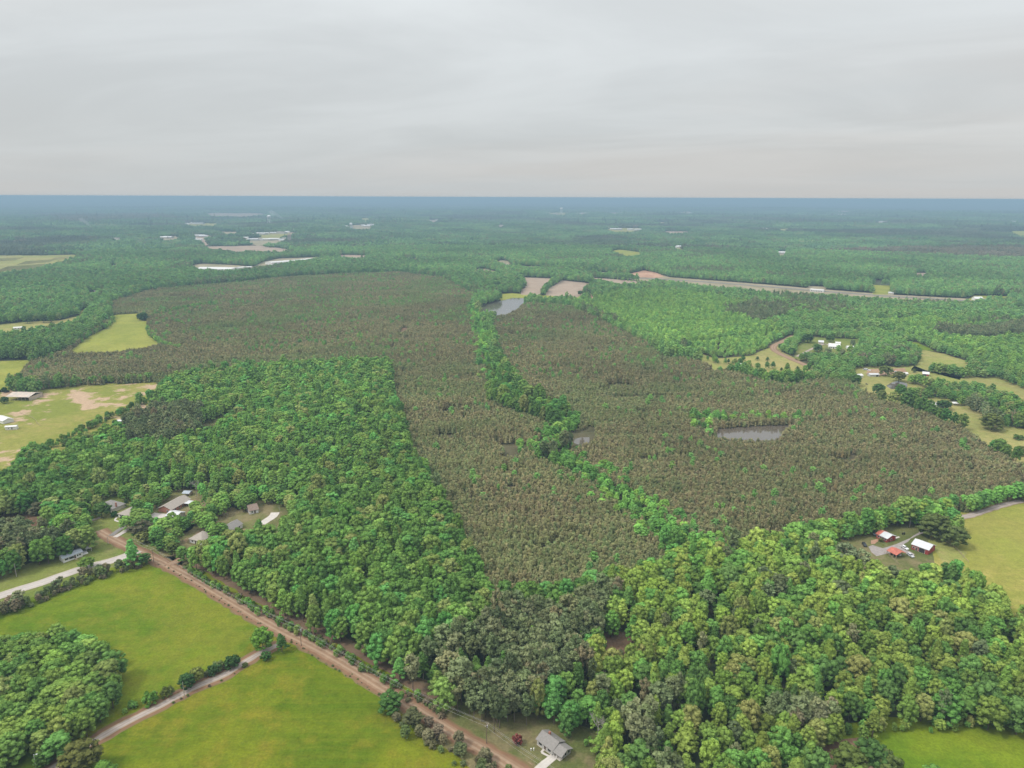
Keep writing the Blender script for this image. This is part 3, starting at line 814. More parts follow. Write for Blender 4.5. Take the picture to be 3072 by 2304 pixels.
PAL = {
    'east': ([(0.150, 0.200, 0.042), (0.118, 0.185, 0.038), (0.168, 0.238, 0.046), (0.075, 0.140, 0.036), (0.165, 0.182, 0.056), (0.098, 0.200, 0.044)], [.22, .25, .11, .18, .06, .18]),
    'west': ([(0.092, 0.172, 0.039), (0.116, 0.200, 0.043), (0.068, 0.138, 0.033), (0.130, 0.195, 0.046), (0.088, 0.212, 0.052), (0.160, 0.190, 0.060)], [.30, .22, .18, .14, .10, .06]),
    'creek': ([(0.135, 0.285, 0.062), (0.105, 0.230, 0.058), (0.180, 0.310, 0.062)], [.5, .3, .2]),
    'young': ([(0.150, 0.270, 0.064), (0.180, 0.295, 0.064), (0.115, 0.225, 0.058)], [.4, .35, .25]),
    'far': ([(0.088, 0.168, 0.052), (0.108, 0.196, 0.056), (0.068, 0.135, 0.048), (0.115, 0.150, 0.056)], [.36, .3, .2, .14]),
    'pine': ([(0.136, 0.166, 0.076), (0.158, 0.172, 0.086), (0.112, 0.142, 0.066), (0.190, 0.170, 0.095)], [.42, .18, .34, .06]),
    'plant': ([(0.220, 0.194, 0.098), (0.202, 0.192, 0.090), (0.164, 0.184, 0.084), (0.234, 0.200, 0.104)], [.36, .32, .20, .12]),
    'scrub': ([(0.140, 0.130, 0.070), (0.110, 0.145, 0.050), (0.160, 0.132, 0.086), (0.090, 0.110, 0.050)], [.3, .3, .2, .2]),
    'bright': ([(0.195, 0.340, 0.055), (0.165, 0.300, 0.055)], [.5, .5]),
}


GAIN = {'pine': 1.45, 'plant': 1.16, 'scrub': 1.6, 'east': 1.75, 'west': 1.64, 'creek': 1.5, 'young': 1.42, 'far': 1.95, 'bright': 1.25}


def tints(pal, n, jit=0.13):
    cols, w = PAL[pal]
    cols = np.array(cols) * GAIN[pal]
    c = np.array(cols)[rng.choice(len(cols), n, p=np.array(w) / sum(w))]
    return c * (1 + rng.normal(0, jit, (n, 1)).clip(-0.35, 0.4)) * (1 + rng.normal(0, 0.03, (n, 3)))


# ------------------------------------------------------------------ tree shapes
def ico(sub):
    bm = bmesh.new()
    bmesh.ops.create_icosphere(bm, subdivisions=sub, radius=1.0)
    v = np.array([q.co[:] for q in bm.verts])
    f = np.array([[q.index for q in p.verts] for p in bm.faces])
    bm.free()
    return v, f


ICO = {k: ico(k) for k in (1, 2)}


def lump(r, c, rad, squash, sub=1, jit=0.22):
    v, f = ICO[sub]
    q = v * (1 + r.normal(0, jit, (len(v), 1)).clip(-0.4, 0.5))
    a = r.uniform(0, 6.28)
    rot = np.array([[math.cos(a), -math.sin(a), 0], [math.sin(a), math.cos(a), 0], [0, 0, 1]])
    return (q @ rot.T) * np.array([rad, rad, rad * squash]) + c, f


def cards(r, c, nrm, size, elong=1.0):
    """small bent leaf sprays: a quad each"""
    n = len(c)
    up = r.normal(0, 1, (n, 3))
    u = np.cross(nrm, up)
    u /= np.linalg.norm(u, axis=1, keepdims=True) + 1e-9
    w = np.cross(nrm, u)
    s = size * r.uniform(0.6, 1.35, (n, 1))
    u, w = u * s * elong, w * s
    lift = nrm * s * 0.3
    v = np.stack([c - u - w * 0.5, c + u * 0.2 - w + lift, c + u + w * 0.4, c - u * 0.3 + w + lift], 1).reshape(-1, 3)
    i = np.arange(n)[:, None] * 4
    return v, np.concatenate([i + np.array([[0, 1, 2]]), i + np.array([[0, 2, 3]])])


def join(parts):
    vs, fs, o = [], [], 0
    for v, f in parts:
        vs.append(v)
        fs.append(f + o)
        o += len(v)
    return np.concatenate(vs), np.concatenate(fs)


def broad_crown(seed, H=16.0, D=10.0, base=0.10, lobes=42, cardn=28, csize=0.33, shape='round', sub=1, rl=(0.18, 0.31)):
    """a domed crown of many separate leafy clumps over a darker heart, skirts hanging low"""
    r = np.random.default_rng(seed)
    zb, zt = H * base, H
    zc, hz, rr = zb + (zt - zb) * 0.56, (zt - zb) / 2, D / 2
    parts = [lump(r, np.array([0, 0, zc]), rr * 0.60, hz * 0.66 / (rr * 0.60), sub, 0.12)]
    lean = r.uniform(-0.12, 0.12, 2) * rr
    for k in range(lobes):
        th = k * 2.39996 + r.uniform(-0.5, 0.5)
        u = 1 - 1.85 * (k + 0.5) / lobes
        s = math.sqrt(max(0, 1 - u * u)) if u > 0 else 1.0 - 0.22 * u * u
        if shape == 'cone':
            s = min(1.0, (1.02 - u) * 0.62)
        q = r.uniform(0.66, 0.96)
        c = np.array([math.cos(th) * s * rr * q + lean[0] * u, math.sin(th) * s * rr * q + lean[1] * u, zc + u * hz * (0.86 if u > 0 else 1.0) * r.uniform(0.86, 1.06)])
        rad = rr * r.uniform(*rl) * (0.85 if shape == 'cone' else 1)
        c[2] = max(c[2], rad * 0.6)
        parts.append(lump(r, c, rad, r.uniform(0.65, 0.9), 1))
        if cardn:
            d = r.normal(0, 1, (cardn, 3))
            d[:, 2] = np.abs(d[:, 2]) * 0.8 + d[:, 2] * 0.2
            d /= np.linalg.norm(d, axis=1, keepdims=True)
            cc = c + d * rad * r.uniform(0.95, 1.25, (cardn, 1)) * np.array([1, 1, 0.8])
            nn = d + r.normal(0, 0.35, (cardn, 3))
            nn /= np.linalg.norm(nn, axis=1, keepdims=True)
            parts.append(cards(r, cc, nn, csize))
    return join(parts)


def pine_crown(seed, H=18.0, D=6.5, base=0.42, whorls=8, per=6, cardn=18, csize=0.42):
    """open, ragged crown of separate needle clumps held on branches"""
    r = np.random.default_rng(seed)
    parts = []
    for w in range(whorls):
        f = w / (whorls - 1)
        z = H * (base + (0.97 - base) * f)
        prof = math.sin(math.pi * (0.22 + 0.70 * (1 - f) ** 0.85)) if f < 1 else 0.1
        n = max(1, int(per * (0.5 + 0.6 * prof)))
        for k in range(n):
            a = r.uniform(0, 6.28)
            q = D / 2 * prof * r.uniform(0.45, 1.0)
            c = np.array([math.cos(a) * q, math.sin(a) * q, z + r.uniform(-0.5, 0.5)])
            rad = D * r.uniform(0.10, 0.17)
            parts.append(lump(r, c, rad, r.uniform(0.55, 0.8), 1, 0.3))
            d = r.normal(0, 1, (cardn, 3))
            d /= np.linalg.norm(d, axis=1, keepdims=True)
            cc = c + d * rad * r.uniform(0.9, 1.45, (cardn, 1)) * np.array([1, 1, 0.7])
            nn = d * 0.4 + r.normal(0, 0.7, (cardn, 3)) + np.array([0, 0, 0.5])
            nn /= np.linalg.norm(nn, axis=1, keepdims=True)
            parts.append(cards(r, cc, nn, csize, 1.3))
    return join(parts)


def young_pine(seed, H=6.5, D=3.8, n=60, size=0.42, core=True):
    """dense bushy young pine: ragged rounded cone of upward swept shoots"""
    r = np.random.default_rng(seed)
    parts = []
    for k in range(3):
        parts.append(lump(r, np.array([r.normal(0, .2), r.normal(0, .2), H * (0.28 + 0.20 * k)]), D * (0.36 - 0.07 * k), 1.15, 1, 0.3))
    f = np.linspace(0.02, 1, n) ** 0.9
    a = np.arange(n) * 2.39996 + r.normal(0, .5, n)
    prof = np.sqrt(np.clip(1 - (f * 0.97) ** 1.8, 0, 1))
    q = D / 2 * prof * r.uniform(0.7, 1.1, n)
    c = np.stack([np.cos(a) * q, np.sin(a) * q, H * (0.12 + 0.84 * f)], 1)
    dr = np.stack([np.cos(a) * prof, np.sin(a) * prof, 0.55 + f], 1)
    nn = dr + r.normal(0, 0.4, (n, 3))
    nn /= np.linalg.norm(nn, axis=1, keepdims=True)
    parts.append(cards(r, c, nn, size, 1.2))
    return join(parts)


def trunk_shape(seed, H, r0, top=0.75, limbs=4, lean=0.02):
    r = random.Random(seed)
    mb = MB()
    a, p = (0, 0, -0.3), None
    zs = [H * top * k / 4 for k in range(1, 5)]
    for k, z in enumerate(zs):
        b = (r.uniform(-1, 1) * lean * z, r.uniform(-1, 1) * lean * z, z)
        mb.tube(a, b, r0 * (1 - 0.2 * k), r0 * (1 - 0.2 * (k + 1)), 6)
        a = b
    for k in range(limbs):
        z = H * r.uniform(0.34, 0.62)
        an = r.uniform(0, 6.28)
        L = H * r.uniform(0.16, 0.24)
        mb.tube((0, 0, z), (math.cos(an) * L, math.sin(an) * L, z + L * 0.8), r0 * 0.38, r0 * 0.12, 5)
    return mb


def tri_mesh(name, v, f, mat):
    m = bpy.data.meshes.new(name)
    m.vertices.add(len(v))
    m.vertices.foreach_set('co', np.ascontiguousarray(v, np.float32).ravel())
    m.loops.add(len(f) * 3)
    m.loops.foreach_set('vertex_index', np.ascontiguousarray(f, np.int32).ravel())
    m.polygons.add(len(f))
    m.polygons.foreach_set('loop_start', np.arange(0, len(f) * 3, 3, dtype=np.int32))
    m.polygons.foreach_set('loop_total', np.full(len(f), 3, np.int32))
    m.materials.append(mat)
    m.update(calc_edges=True)
    m.validate()
    return m


def whole_mesh(name, v, f, mat, trunk=None, bark=None):
    """crown and trunk in one mesh, for the trees of the mass"""
    m = bpy.data.meshes.new(name)
    vs = [tuple(p) for p in v]
    fs = [tuple(int(i) for i in q) for q in f]
    n = len(fs)
    if trunk:
        o = len(vs)
        vs += trunk.v
        fs += [tuple(i + o for i in q) for q in trunk.f]
    m.from_pydata(vs, [], fs)
    m.materials.append(mat)
    if trunk:
        m.materials.append(bark)
        mi = np.zeros(len(fs), np.int32)
        mi[n:] = 1
        m.polygons.foreach_set('material_index', mi)
    m.update()
    return m


FAM = {}          # family -> dict(col, crowns, trunks, H, D)


def family(key, n, make, H, D, mat, trunk=None, bark=None):
    col = bpy.data.collections.new('shapes_' + key)
    crowns, trunks = [], []
    for i in range(n):
        v, f = make(i)
        tr = trunk(i) if trunk else None
        m = whole_mesh('%s_%02d' % (key, i), v, f, mat, tr, bark)
        col.objects.link(bpy.data.objects.new('%s_%02d' % (key, i), m))
        if tr:
            crowns.append(tri_mesh('crown', v, f, mat))
            trunks.append(tr.mesh('trunk', bark))
    FAM[key] = dict(col=col, n=n, crowns=crowns, trunks=trunks, H=H, D=D)


family('oak', 8, lambda i: broad_crown(100 + i, 16, 10 + (i % 3) * 0.6, 0.06 + 0.05 * (i % 3), 38 + 3 * (i % 4)), 16, 10, LEAF, lambda i: trunk_shape(i, 16, 0.32), BARK)
family('poplar', 4, lambda i: broad_crown(200 + i, 18, 7, 0.08, 40, 18, 0.36, 'cone'), 18, 7, LEAF, lambda i: trunk_shape(40 + i, 18, 0.26, 0.8), BARK)
family('pine', 6, lambda i: pine_crown(300 + i, 18, 6.6 + 0.4 * (i % 3), 0.36 + 0.04 * (i % 3)), 18, 6.5, NEEDLE, lambda i: trunk_shape(60 + i, 18, 0.24, 0.94, 5), BARK)
family('sapling', 6, lambda i: young_pine(400 + i), 7, 3.4, NEEDLE, lambda i: trunk_shape(80 + i, 7, 0.09, 0.8, 0), BARK)
family('oak_mid', 6, lambda i: broad_crown(500 + i, 16, 10, 0.08, 22, 5, 0.7, rl=(0.24, 0.38)), 16, 10, LEAF)
family('pine_mid', 3, lambda i: pine_crown(600 + i, 18, 6.8, 0.34, 6, 5, 3, 0.7), 18, 6.5, NEEDLE)
family('sapling_mid', 4, lambda i: young_pine(700 + i, 6.5, 3.8, 22, 0.7), 7, 3.4, NEEDLE)
family('shrub', 4, lambda i: broad_crown(800 + i, 3.2, 3.6, 0.0, 22, 18, 0.2), 3.2, 3.6, LEAF, lambda i: trunk_shape(90 + i, 3.2, 0.06, 0.6, 3), BARK)


def tile(seed, size, spacing, sub, Hm=15, tall=0.25, Dm=9.8, lob=0):
    r = np.random.default_rng(seed)
    parts = []
    n = int(size / spacing)
    for i in range(n):
        for j in range(n):
            x = (i + 0.5) * spacing - size / 2 + r.uniform(-.4, .4) * spacing
            y = (j + 0.5) * spacing - size / 2 + r.uniform(-.4, .4) * spacing
            h = Hm * (1 + r.normal(0, tall))
            d = Dm * r.uniform(0.8, 1.3)
            parts.append(lump(r, np.array([x, y, h * 0.62]), d / 2, h * 0.42 / (d / 2), sub, 0.2))
            for k in range(lob):
                a = r.uniform(0, 6.28)
                parts.append(lump(r, np.array([x + math.cos(a) * d * .3, y + math.sin(a) * d * .3, h * r.uniform(.62, .9)]), d * r.uniform(.18, .28), .8, 1, 0.25))
    return join(parts)


family('wood_tile', 6, lambda i: tile(900 + i, 60, 8.2, 1, lob=2), 16, 60, LEAF)
family('far_tile', 5, lambda i: tile(950 + i, 130, 10.5, 1, 15, 0.3, 12), 16, 130, LEAF)


# ------------------------------------------------------------------ where the trees stand
def wedge(sp, y0, y1, jit=0.42, dmax=None, dmin=0):
    xs = np.arange(-(0.78 * y1 + 90), 0.78 * y1 + 90, sp)
    ys = np.arange(y0, y1, sp)
    x, y = np.meshgrid(xs, ys)
    x[::2] += sp / 2
    m = np.abs(x) < 0.78 * y + 90
    x, y = x[m], y[m]
    x = x + rng.uniform(-jit, jit, x.shape) * sp
    y = y + rng.uniform(-jit, jit, y.shape) * sp
    d = np.hypot(x, y)
    m = (d > dmin) & (d < (dmax or 1e9))
    return x[m], y[m]


def any_of(polys, x, y):
    r = np.zeros(x.shape, bool)
    for p in polys:
        r |= inside(p, x, y)
    return r


def open_land(x, y):
    r = any_of(OPEN, x, y)
    for l, w in LINES:
        r |= near_line(l, x, y, w)
    return r


PTS = {}           # family -> list of (x, y, sx, sz, tint)


def put(fam, x, y, sx, sz, tint):
    PTS.setdefault(fam, []).append(np.column_stack([x, y, sx, sz, tint]))


NEAR = 760.0
# hardwoods and old pines
x, y = wedge(6.9, 165, 3150, dmax=3100)
keep = ~open_land(x, y)
x, y = x[keep], y[keep]
inplant = any_of(PLANT, x, y)
increek = np.zeros(x.shape, bool)
for l, w in CREEK:
    increek |= near_line(l, x, y, w * 0.55) | (near_line(l, x, y, w * 1.25) & (vnoise(x, y, 18, 61) > 0.55))
keep = ~inplant | increek
x, y, increek = x[keep], y[keep], increek[keep]
wob = (vnoise(x, y, 26, 71) - 0.5) * 42, (vnoise(x, y, 26, 72) - 0.5) * 42
inpine = any_of(PINES, x + wob[0], y + wob[1]) & ~increek
inyoung = any_of(YOUNG, x, y) & ~increek
ineast = inside(EASTWOOD, x, y)
d = np.hypot(x, y)
n = len(x)
big = vnoise(x, y, 60, 21)
patch = vnoise(x, y, 210, 22)
s = (0.66 + 0.36 * big) * np.exp(rng.normal(0, 0.18, n))
h = (0.80 + 0.28 * big) * np.exp(rng.normal(0, 0.12, n))
tn = tints('west', n)
k = d > 1500
tn[k] = tints('far', k.sum())
k = (d > 900) & (d <= 1500)
tn[k] = (tints('far', k.sum()) + tints('west', k.sum())) / 2
tn[ineast] = tints('east', ineast.sum())
tn[inyoung] = tints('young', inyoung.sum())
tn[increek] = tints('creek', increek.sum(), 0.24)
tn *= (0.72 + 0.56 * patch)[:, None]
s[inyoung] *= 0.72
h[inyoung] *= 0.72
s[increek] *= 0.72 * rng.uniform(0.7, 1.2, increek.sum())
h[increek] *= 0.58 * rng.uniform(0.7, 1.25, increek.sum())
upfarm = inside(P([(2040, 1040), (2330, 1000), (2600, 1000), (2800, 1020), (2950, 1080), (3072, 1160), (3072, 1280), (2900, 1260), (2560, 1170), (2300, 1130)]), x, y)
s[upfarm] *= 0.85
h[upfarm] *= 0.62
suburb = inside(P([(190, 1480), (420, 1470), (900, 1480), (900, 1620), (760, 1640), (560, 1705), (400, 1640), (250, 1630)]), x, y)
s[suburb] *= 0.80
h[suburb] *= 0.62
# scattered old pines and narrow poplars among the hardwoods; bright saplings among the pines
u = rng.random(n)
fam_pine = (inpine & (u > 0.10 + 0.55 * (vnoise(x, y, 34, 73) < 0.30))) | (~inpine & ~increek & ~inyoung & (vnoise(x, y, 120, 31) > 0.80) & (u < 0.6)) | (ineast & (u < 0.05))
fam_pop = (inpine & ~fam_pine) | (~fam_pine & ~inpine & (u > 0.80))
k = inpine & ~fam_pine & (vnoise(x, y, 34, 73) >= 0.30)
tn[k] = tints('bright', k.sum())
tn[fam_pine] = tints('pine', fam_pine.sum())
h[inpine & fam_pop] *= 0.72
s[inpine & fam_pop] *= 0.85
near = d < NEAR
for nm, sel, div in (('oak', ~fam_pine & ~fam_pop & near, 10), ('poplar', fam_pop & near, 7), ('pine', fam_pine & near, 6.5), ('oak_mid', ~fam_pine & ~near, 10), ('pine_mid', fam_pine & ~near, 6.5)):
    put(nm, x[sel], y[sel], s[sel] * (1.0 if nm != 'poplar' else 1.38), h[sel] * (1.05 if 'pine' in nm else 1), tn[sel])
# more pines between the pines: they stand closer than oaks
x, y = wedge(4.6, 165, 1300)
keep = any_of(PINES, x + (vnoise(x, y, 26, 71) - 0.5) * 42, y + (vnoise(x, y, 26, 72) - 0.5) * 42) & ~open_land(x, y) & (vnoise(x, y, 34, 73) > 0.28)
x, y = x[keep], y[keep]
n = len(x)
d = np.hypot(x, y)
sx_, sz_ = rng.uniform(0.7, 1.1, n), rng.uniform(0.75, 1.05, n)
tp = tints('pine', n)
for nm, sel in (('pine', d < NEAR), ('pine_mid', d >= NEAR)):
    put(nm, x[sel], y[sel], sx_[sel], sz_[sel], tp[sel])
# the plantation
x, y = wedge(2.6, 330, 2450, 0.4, dmax=2400)
keep = any_of(PLANT, x, y)
x, y = x[keep], y[keep]
keep = ~open_land(x, y)
for l, w in CREEK:
    keep &= ~(near_line(l, x, y, w * 0.5) & (vnoise(x, y, 18, 61) > 0.4))
gap = vnoise(x, y, 22, 41) * 0.6 + vnoise(x, y, 9, 42) * 0.4
keep &= (gap > 0.215) & (vnoise(x * 0.22, y, 13, 49) > 0.12)
x, y = x[keep], y[keep]
n = len(x)
d = np.hypot(x, y)
tn = tints('plant', n, 0.16)
tone = vnoise(x, y, 95, 43) * 0.6 + vnoise(x, y, 35, 44) * 0.4
green = tints('far', n) * 0.68 + np.array([0.02, 0.0, 0.0])
w = sstep(0.42, 0.80, tone)[:, None] * 0.62 * (0.5 + 0.5 * sstep(600, 1200, d))[:, None]
tn = (tn * (1 - w) + green * 1.15 * w) * (0.78 + 0.44 * vnoise(x, y, 140, 47) * 0.6 + 0.44 * vnoise(x, y, 30, 48) * 0.4)[:, None]
hp = (0.55 + 0.45 * vnoise(x, y, 55, 45) + 0.42 * vnoise(x * 0.25, y, 16, 50)) * np.exp(rng.normal(0, 0.13, n))
u = rng.random(n)
odd = (u < 0.022) & (vnoise(x, y, 70, 46) > 0.4)
for nm, sel in (('sapling', (d < 640) & ~odd), ('sapling_mid', (d >= 640) & ~odd)):
    put(nm, x[sel], y[sel], rng.uniform(0.72, 1.08, sel.sum()), hp[sel], tn[sel])
put('oak_mid', x[odd], y[odd], rng.uniform(0.28, 0.6, odd.sum()), rng.uniform(0.4, 0.62, odd.sum()), (tints('creek', odd.sum()) + tints('far', odd.sum())) / 2)


# hedgerows, fence-line scrub, undergrowth along the edges
def hedge(pts, sp, hr, fam, pal, wid=3.0, dens=1.0, aspect=1.0):
    ln = P(pts)
    F_ = FAM[fam]
    for a, b in zip(ln[:-1], ln[1:]):
        k = max(1, int(math.dist(a, b) / sp * dens))
        f = (np.arange(k) + rng.random(k)) / k
        xx = a[0] + (b[0] - a[0]) * f + rng.normal(0, wid / 2, k)
        yy = a[1] + (b[1] - a[1]) * f + rng.normal(0, wid / 2, k)
        hh = rng.uniform(hr[0], hr[1], k)
        put(fam, xx, yy, hh / F_['H'] * aspect * rng.uniform(0.85, 1.2, k), hh / F_['H'], tints(pal, k))


hedge([(-160, 1890), (0, 1842), (90, 1812), (230, 1754), (345, 1717), (425, 1695)], 2.4, (3.0, 7.5), 'oak', 'scrub', 5, 1.0, 0.95)
hedge([(-160, 1890), (0, 1842), (90, 1812), (230, 1754), (345, 1717), (425, 1695)], 3.6, (4.5, 9.0), 'pine', 'pine', 4, 1.0, 1.5)
hedge([(-160, 1895), (0, 1846), (90, 1816), (230, 1758), (345, 1720), (438, 1697)], 2.2, (1.5, 3.5), 'shrub', 'scrub', 4)
hedge([(440, 1694), (480, 1694), (540, 1726), (600, 1763), (722, 1840), (800, 1884)], 3.2, (0.35, 0.9), 'shrub', 'scrub', 1.2)
hedge([(855, 1914), (972, 1985), (1111, 2068), (1160, 2100)], 2.6, (0.35, 0.9), 'shrub', 'scrub', 1.2)
hedge([(1200, 2150), (1250, 2185), (1306, 2228), (1370, 2265), (1440, 2304), (1500, 2350)], 2.4, (3.5, 6.5), 'oak', 'scrub', 5, 1.0, 1.1)
hedge([(1200, 2150), (1250, 2185), (1306, 2228), (1370, 2265), (1440, 2304), (1500, 2350)], 2.0, (1.2, 3.2), 'shrub', 'scrub', 5)
hedge([(360, 2142), (430, 2108), (486, 2082)], 3.0, (1.6, 3.4), 'shrub', 'west', 2)
hedge([(620, 2030), (660, 2012), (705, 1996)], 2.2, (2.2, 4.2), 'shrub', 'scrub', 2)
hedge([(480, 2132), (600, 2072), (690, 2028), (760, 1986)], 5.0, (0.5, 1.3), 'shrub', 'scrub', 1.0)
hedge([(145, 1345), (200, 1318), (260, 1290), (330, 1256), (400, 1226), (455, 1202), (510, 1172)], 2.4, (3.5, 8), 'oak', 'west', 5, 1.0, 1.0)
hedge([(240, 1296), (340, 1250)], 4.0, (3, 6), 'oak', 'scrub', 4)
hedge([(430, 1212), (470, 1190), (515, 1165)], 8.0, (9, 13), 'oak', 'west', 4)
hedge([(110, 1172), (243, 1155), (465, 1143)], 5.0, (7, 11), 'oak_mid', 'west', 6)
hedge([(30, 1166), (60, 1150), (105, 1162)], 5.0, (8, 13), 'oak_mid', 'west', 10)
hedge([(443, 990), (456, 1012), (490, 1033)], 5.0, (6, 9), 'oak_mid', 'young', 4)
hedge([(338, 950), (335, 970), (312, 987), (264, 1010), (215, 1040)], 5.0, (6, 9), 'oak_mid', 'young', 5)
hedge([(424, 962), (470, 951), (540, 932), (600, 920), (650, 915)], 4.5, (7, 10), 'oak_mid', 'west', 5)
hedge([(460, 1018), (492, 1040), (540, 1052)], 4.0, (6, 9), 'oak_mid', 'young', 5)
hedge([(2300, 1112), (2240, 1098), (2170, 1094), (2110, 1078), (2070, 1062)], 6.0, (5, 10), 'oak_mid', 'west', 6)
hedge([(2400, 1120), (2440, 1122), (2520, 1132), (2575, 1140)], 7.0, (9, 14), 'oak_mid', 'west', 12)
hedge([(1664, 850), (1650, 862), (1640, 870), (1630, 884)], 6.0, (4, 9), 'oak_mid', 'young', 5)
hedge([(1682, 840), (1760, 848), (1800, 855)], 9.0, (4, 9), 'oak_mid', 'west', 5)
hedge([(1830, 838), (1900, 845), (2020, 853)], 7.0, (4, 8), 'oak_mid', 'young', 8)
hedge([(2080, 1680), (2222, 1672), (2361, 1656), (2540, 1612), (2640, 1588), (2778, 1556), (3000, 1512), (3200, 1468)], 4.5, (8, 13), 'oak', 'creek', 8)
hedge([(2380, 1652), (2540, 1610), (2640, 1584), (2778, 1562), (2840, 1552)], 3.5, (9, 14), 'oak', 'east', 8)
hedge([(1545, 1740), (545, 1702)][:1] * 2, 1, (1, 2), 'shrub', 'scrub')
hedge([(565, 1715), (640, 1760), (722, 1806), (833, 1868), (972, 1938), (1111, 2020), (1250, 2108)], 3.0, (1.5, 5.0), 'oak', 'west', 2.5)
hedge([(545, 1694), (640, 1752), (722, 1800), (833, 1862), (972, 1932), (1111, 2014), (1250, 2102), (1330, 2150)], 2.2, (1.0, 2.6), 'shrub', 'scrub', 2)
hedge([(2470, 2225), (2560, 2205), (2700, 2185), (2825, 2192), (2929, 2178), (3100, 2205)], 3.0, (2.5, 6.0), 'oak', 'east', 3)
hedge([(1700, 2205), (1760, 2225), (1795, 2270), (1810, 2330)], 3.0, (2.0, 5.0), 'oak', 'west', 3)
hedge([(1835, 1960), (1860, 1945), (1875, 1985)], 3.0, (1.5, 3.0), 'shrub', 'pine', 8)
hedge([(1640, 1350), (1690, 1385), (1760, 1430), (1830, 1480), (1900, 1530), (1960, 1575), (2020, 1625), (2080, 1655)], 2.0, (3.5, 9.5), 'oak', 'creek', 17)
hedge([(1640, 1350), (1690, 1385), (1760, 1430), (1830, 1480), (1900, 1530), (1960, 1575), (2020, 1625), (2080, 1655)], 3.5, (4, 9), 'oak', 'west', 22)
hedge([(1700, 1295), (1650, 1340), (1625, 1355)], 2.5, (4, 9), 'oak', 'creek', 14)
hedge([(1425, 935), (1445, 1010), (1458, 1060), (1478, 1110), (1505, 1160), (1560, 1205), (1620, 1235), (1690, 1270)], 6.5, (3, 9), 'oak_mid', 'creek', 26)
hedge([(2085, 1272), (2120, 1266), (2200, 1268), (2300, 1268), (2385, 1266)], 4.0, (3, 7), 'oak_mid', 'west', 9)
# the grove left of the lane
GROVE = P([(-200, 1985, 6), (0, 1905, 10), (60, 1885, 12), (130, 1872, 12), (200, 1878, 12), (245, 1900, 12), (290, 1915, 12), (325, 1955, 10), (340, 2000, 8), (352, 2060), (352, 2130), (330, 2165), (290, 2200), (230, 2246), (180, 2280), (60, 2296), (-40, 2330), (-200, 2420)])
x, y = wedge(6.4, 165, 500)
k = inside(GROVE, x, y)
x, y = x[k], y[k]
GROVE_XY = (x, y)
n = len(x)
tg = tints('east', n) * 0.55 + tints('west', n) * 0.45
put('oak', x, y, rng.uniform(0.62, 1.05, n), rng.uniform(0.62, 0.88, n), tg)

# far woods as tiles of crowns
x, y = wedge(57, 2150, 5600, 0.12, dmin=3060, dmax=5600)
k = ~any_of(OPEN, x, y)
x, y = x[k], y[k]
n = len(x)


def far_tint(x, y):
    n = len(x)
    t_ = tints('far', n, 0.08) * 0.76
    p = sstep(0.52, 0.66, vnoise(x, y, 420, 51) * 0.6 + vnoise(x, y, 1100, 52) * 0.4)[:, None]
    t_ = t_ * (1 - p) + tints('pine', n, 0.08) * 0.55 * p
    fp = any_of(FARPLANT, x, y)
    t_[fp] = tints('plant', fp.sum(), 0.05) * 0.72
    return t_ * (0.50 + 0.55 * vnoise(x, y, 260, 53) + 0.50 * vnoise(x, y, 90, 56))[:, None] * np.array([0.84, 0.82, 0.98])  # last factor paints a bluish haze cast into the crowns, besides the air volume


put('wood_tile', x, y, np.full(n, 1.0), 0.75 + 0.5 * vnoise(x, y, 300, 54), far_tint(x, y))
x, y = wedge(124, 4000, 15000, 0.12, dmin=5550, dmax=15000)
k = ~any_of(OPEN, x, y)
x, y = x[k], y[k]
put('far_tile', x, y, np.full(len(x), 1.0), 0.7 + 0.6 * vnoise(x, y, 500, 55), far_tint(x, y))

# ------------------------------------------------------------------ single trees one can point to: pixel of the foot, height, width, shape, palette
SPRING, DEEP, OLIVE = (0.135, 0.265, 0.045), (0.055, 0.115, 0.035), (0.130, 0.165, 0.045)
MIDG, PINEG, RUST, PALEG = (0.085, 0.175, 0.045), (0.105, 0.110, 0.055), (0.22, 0.07, 0.06), (0.17, 0.23, 0.06)
NTREE = 0
LONE_NAMES = {'oak': 'broadleaf_tree', 'poplar': 'broadleaf_tree', 'pine': 'pine_tree', 'sapling': 'young_pine', 'shrub': 'shrub'}


def plant_tree(x, y, fam, i, sx, sz, rz, tint, name, label, cat, group=None):
    F_ = FAM[fam]
    r_ = thing(name, label, cat, (x, y, 0), rz, group)
    r_.scale = (sx, sx, sz)
    cr = obj('crown', F_['crowns'][i], r_)
    cr['tint'] = [float(q) for q in tint]
    obj('trunk', F_['trunks'][i], r_)
    return r_


def lone(px, py, h_, w_, fam, tint, label, name=None, group=None, cat=None):
    global NTREE
    x, y = at(px, py)
    F_ = FAM[fam]
    NTREE += fam in ('oak', 'poplar')
    nm = name or LONE_NAMES[fam]
    return plant_tree(x, y, fam, random.randrange(F_['n']), w_ / F_['D'], h_ / F_['H'], random.uniform(0, 6.28), [c * random.uniform(0.9, 1.1) for c in tint], nm, label, cat or {'shrub': 'shrub', 'pine': 'pine tree'}.get(fam, 'tree'), group)


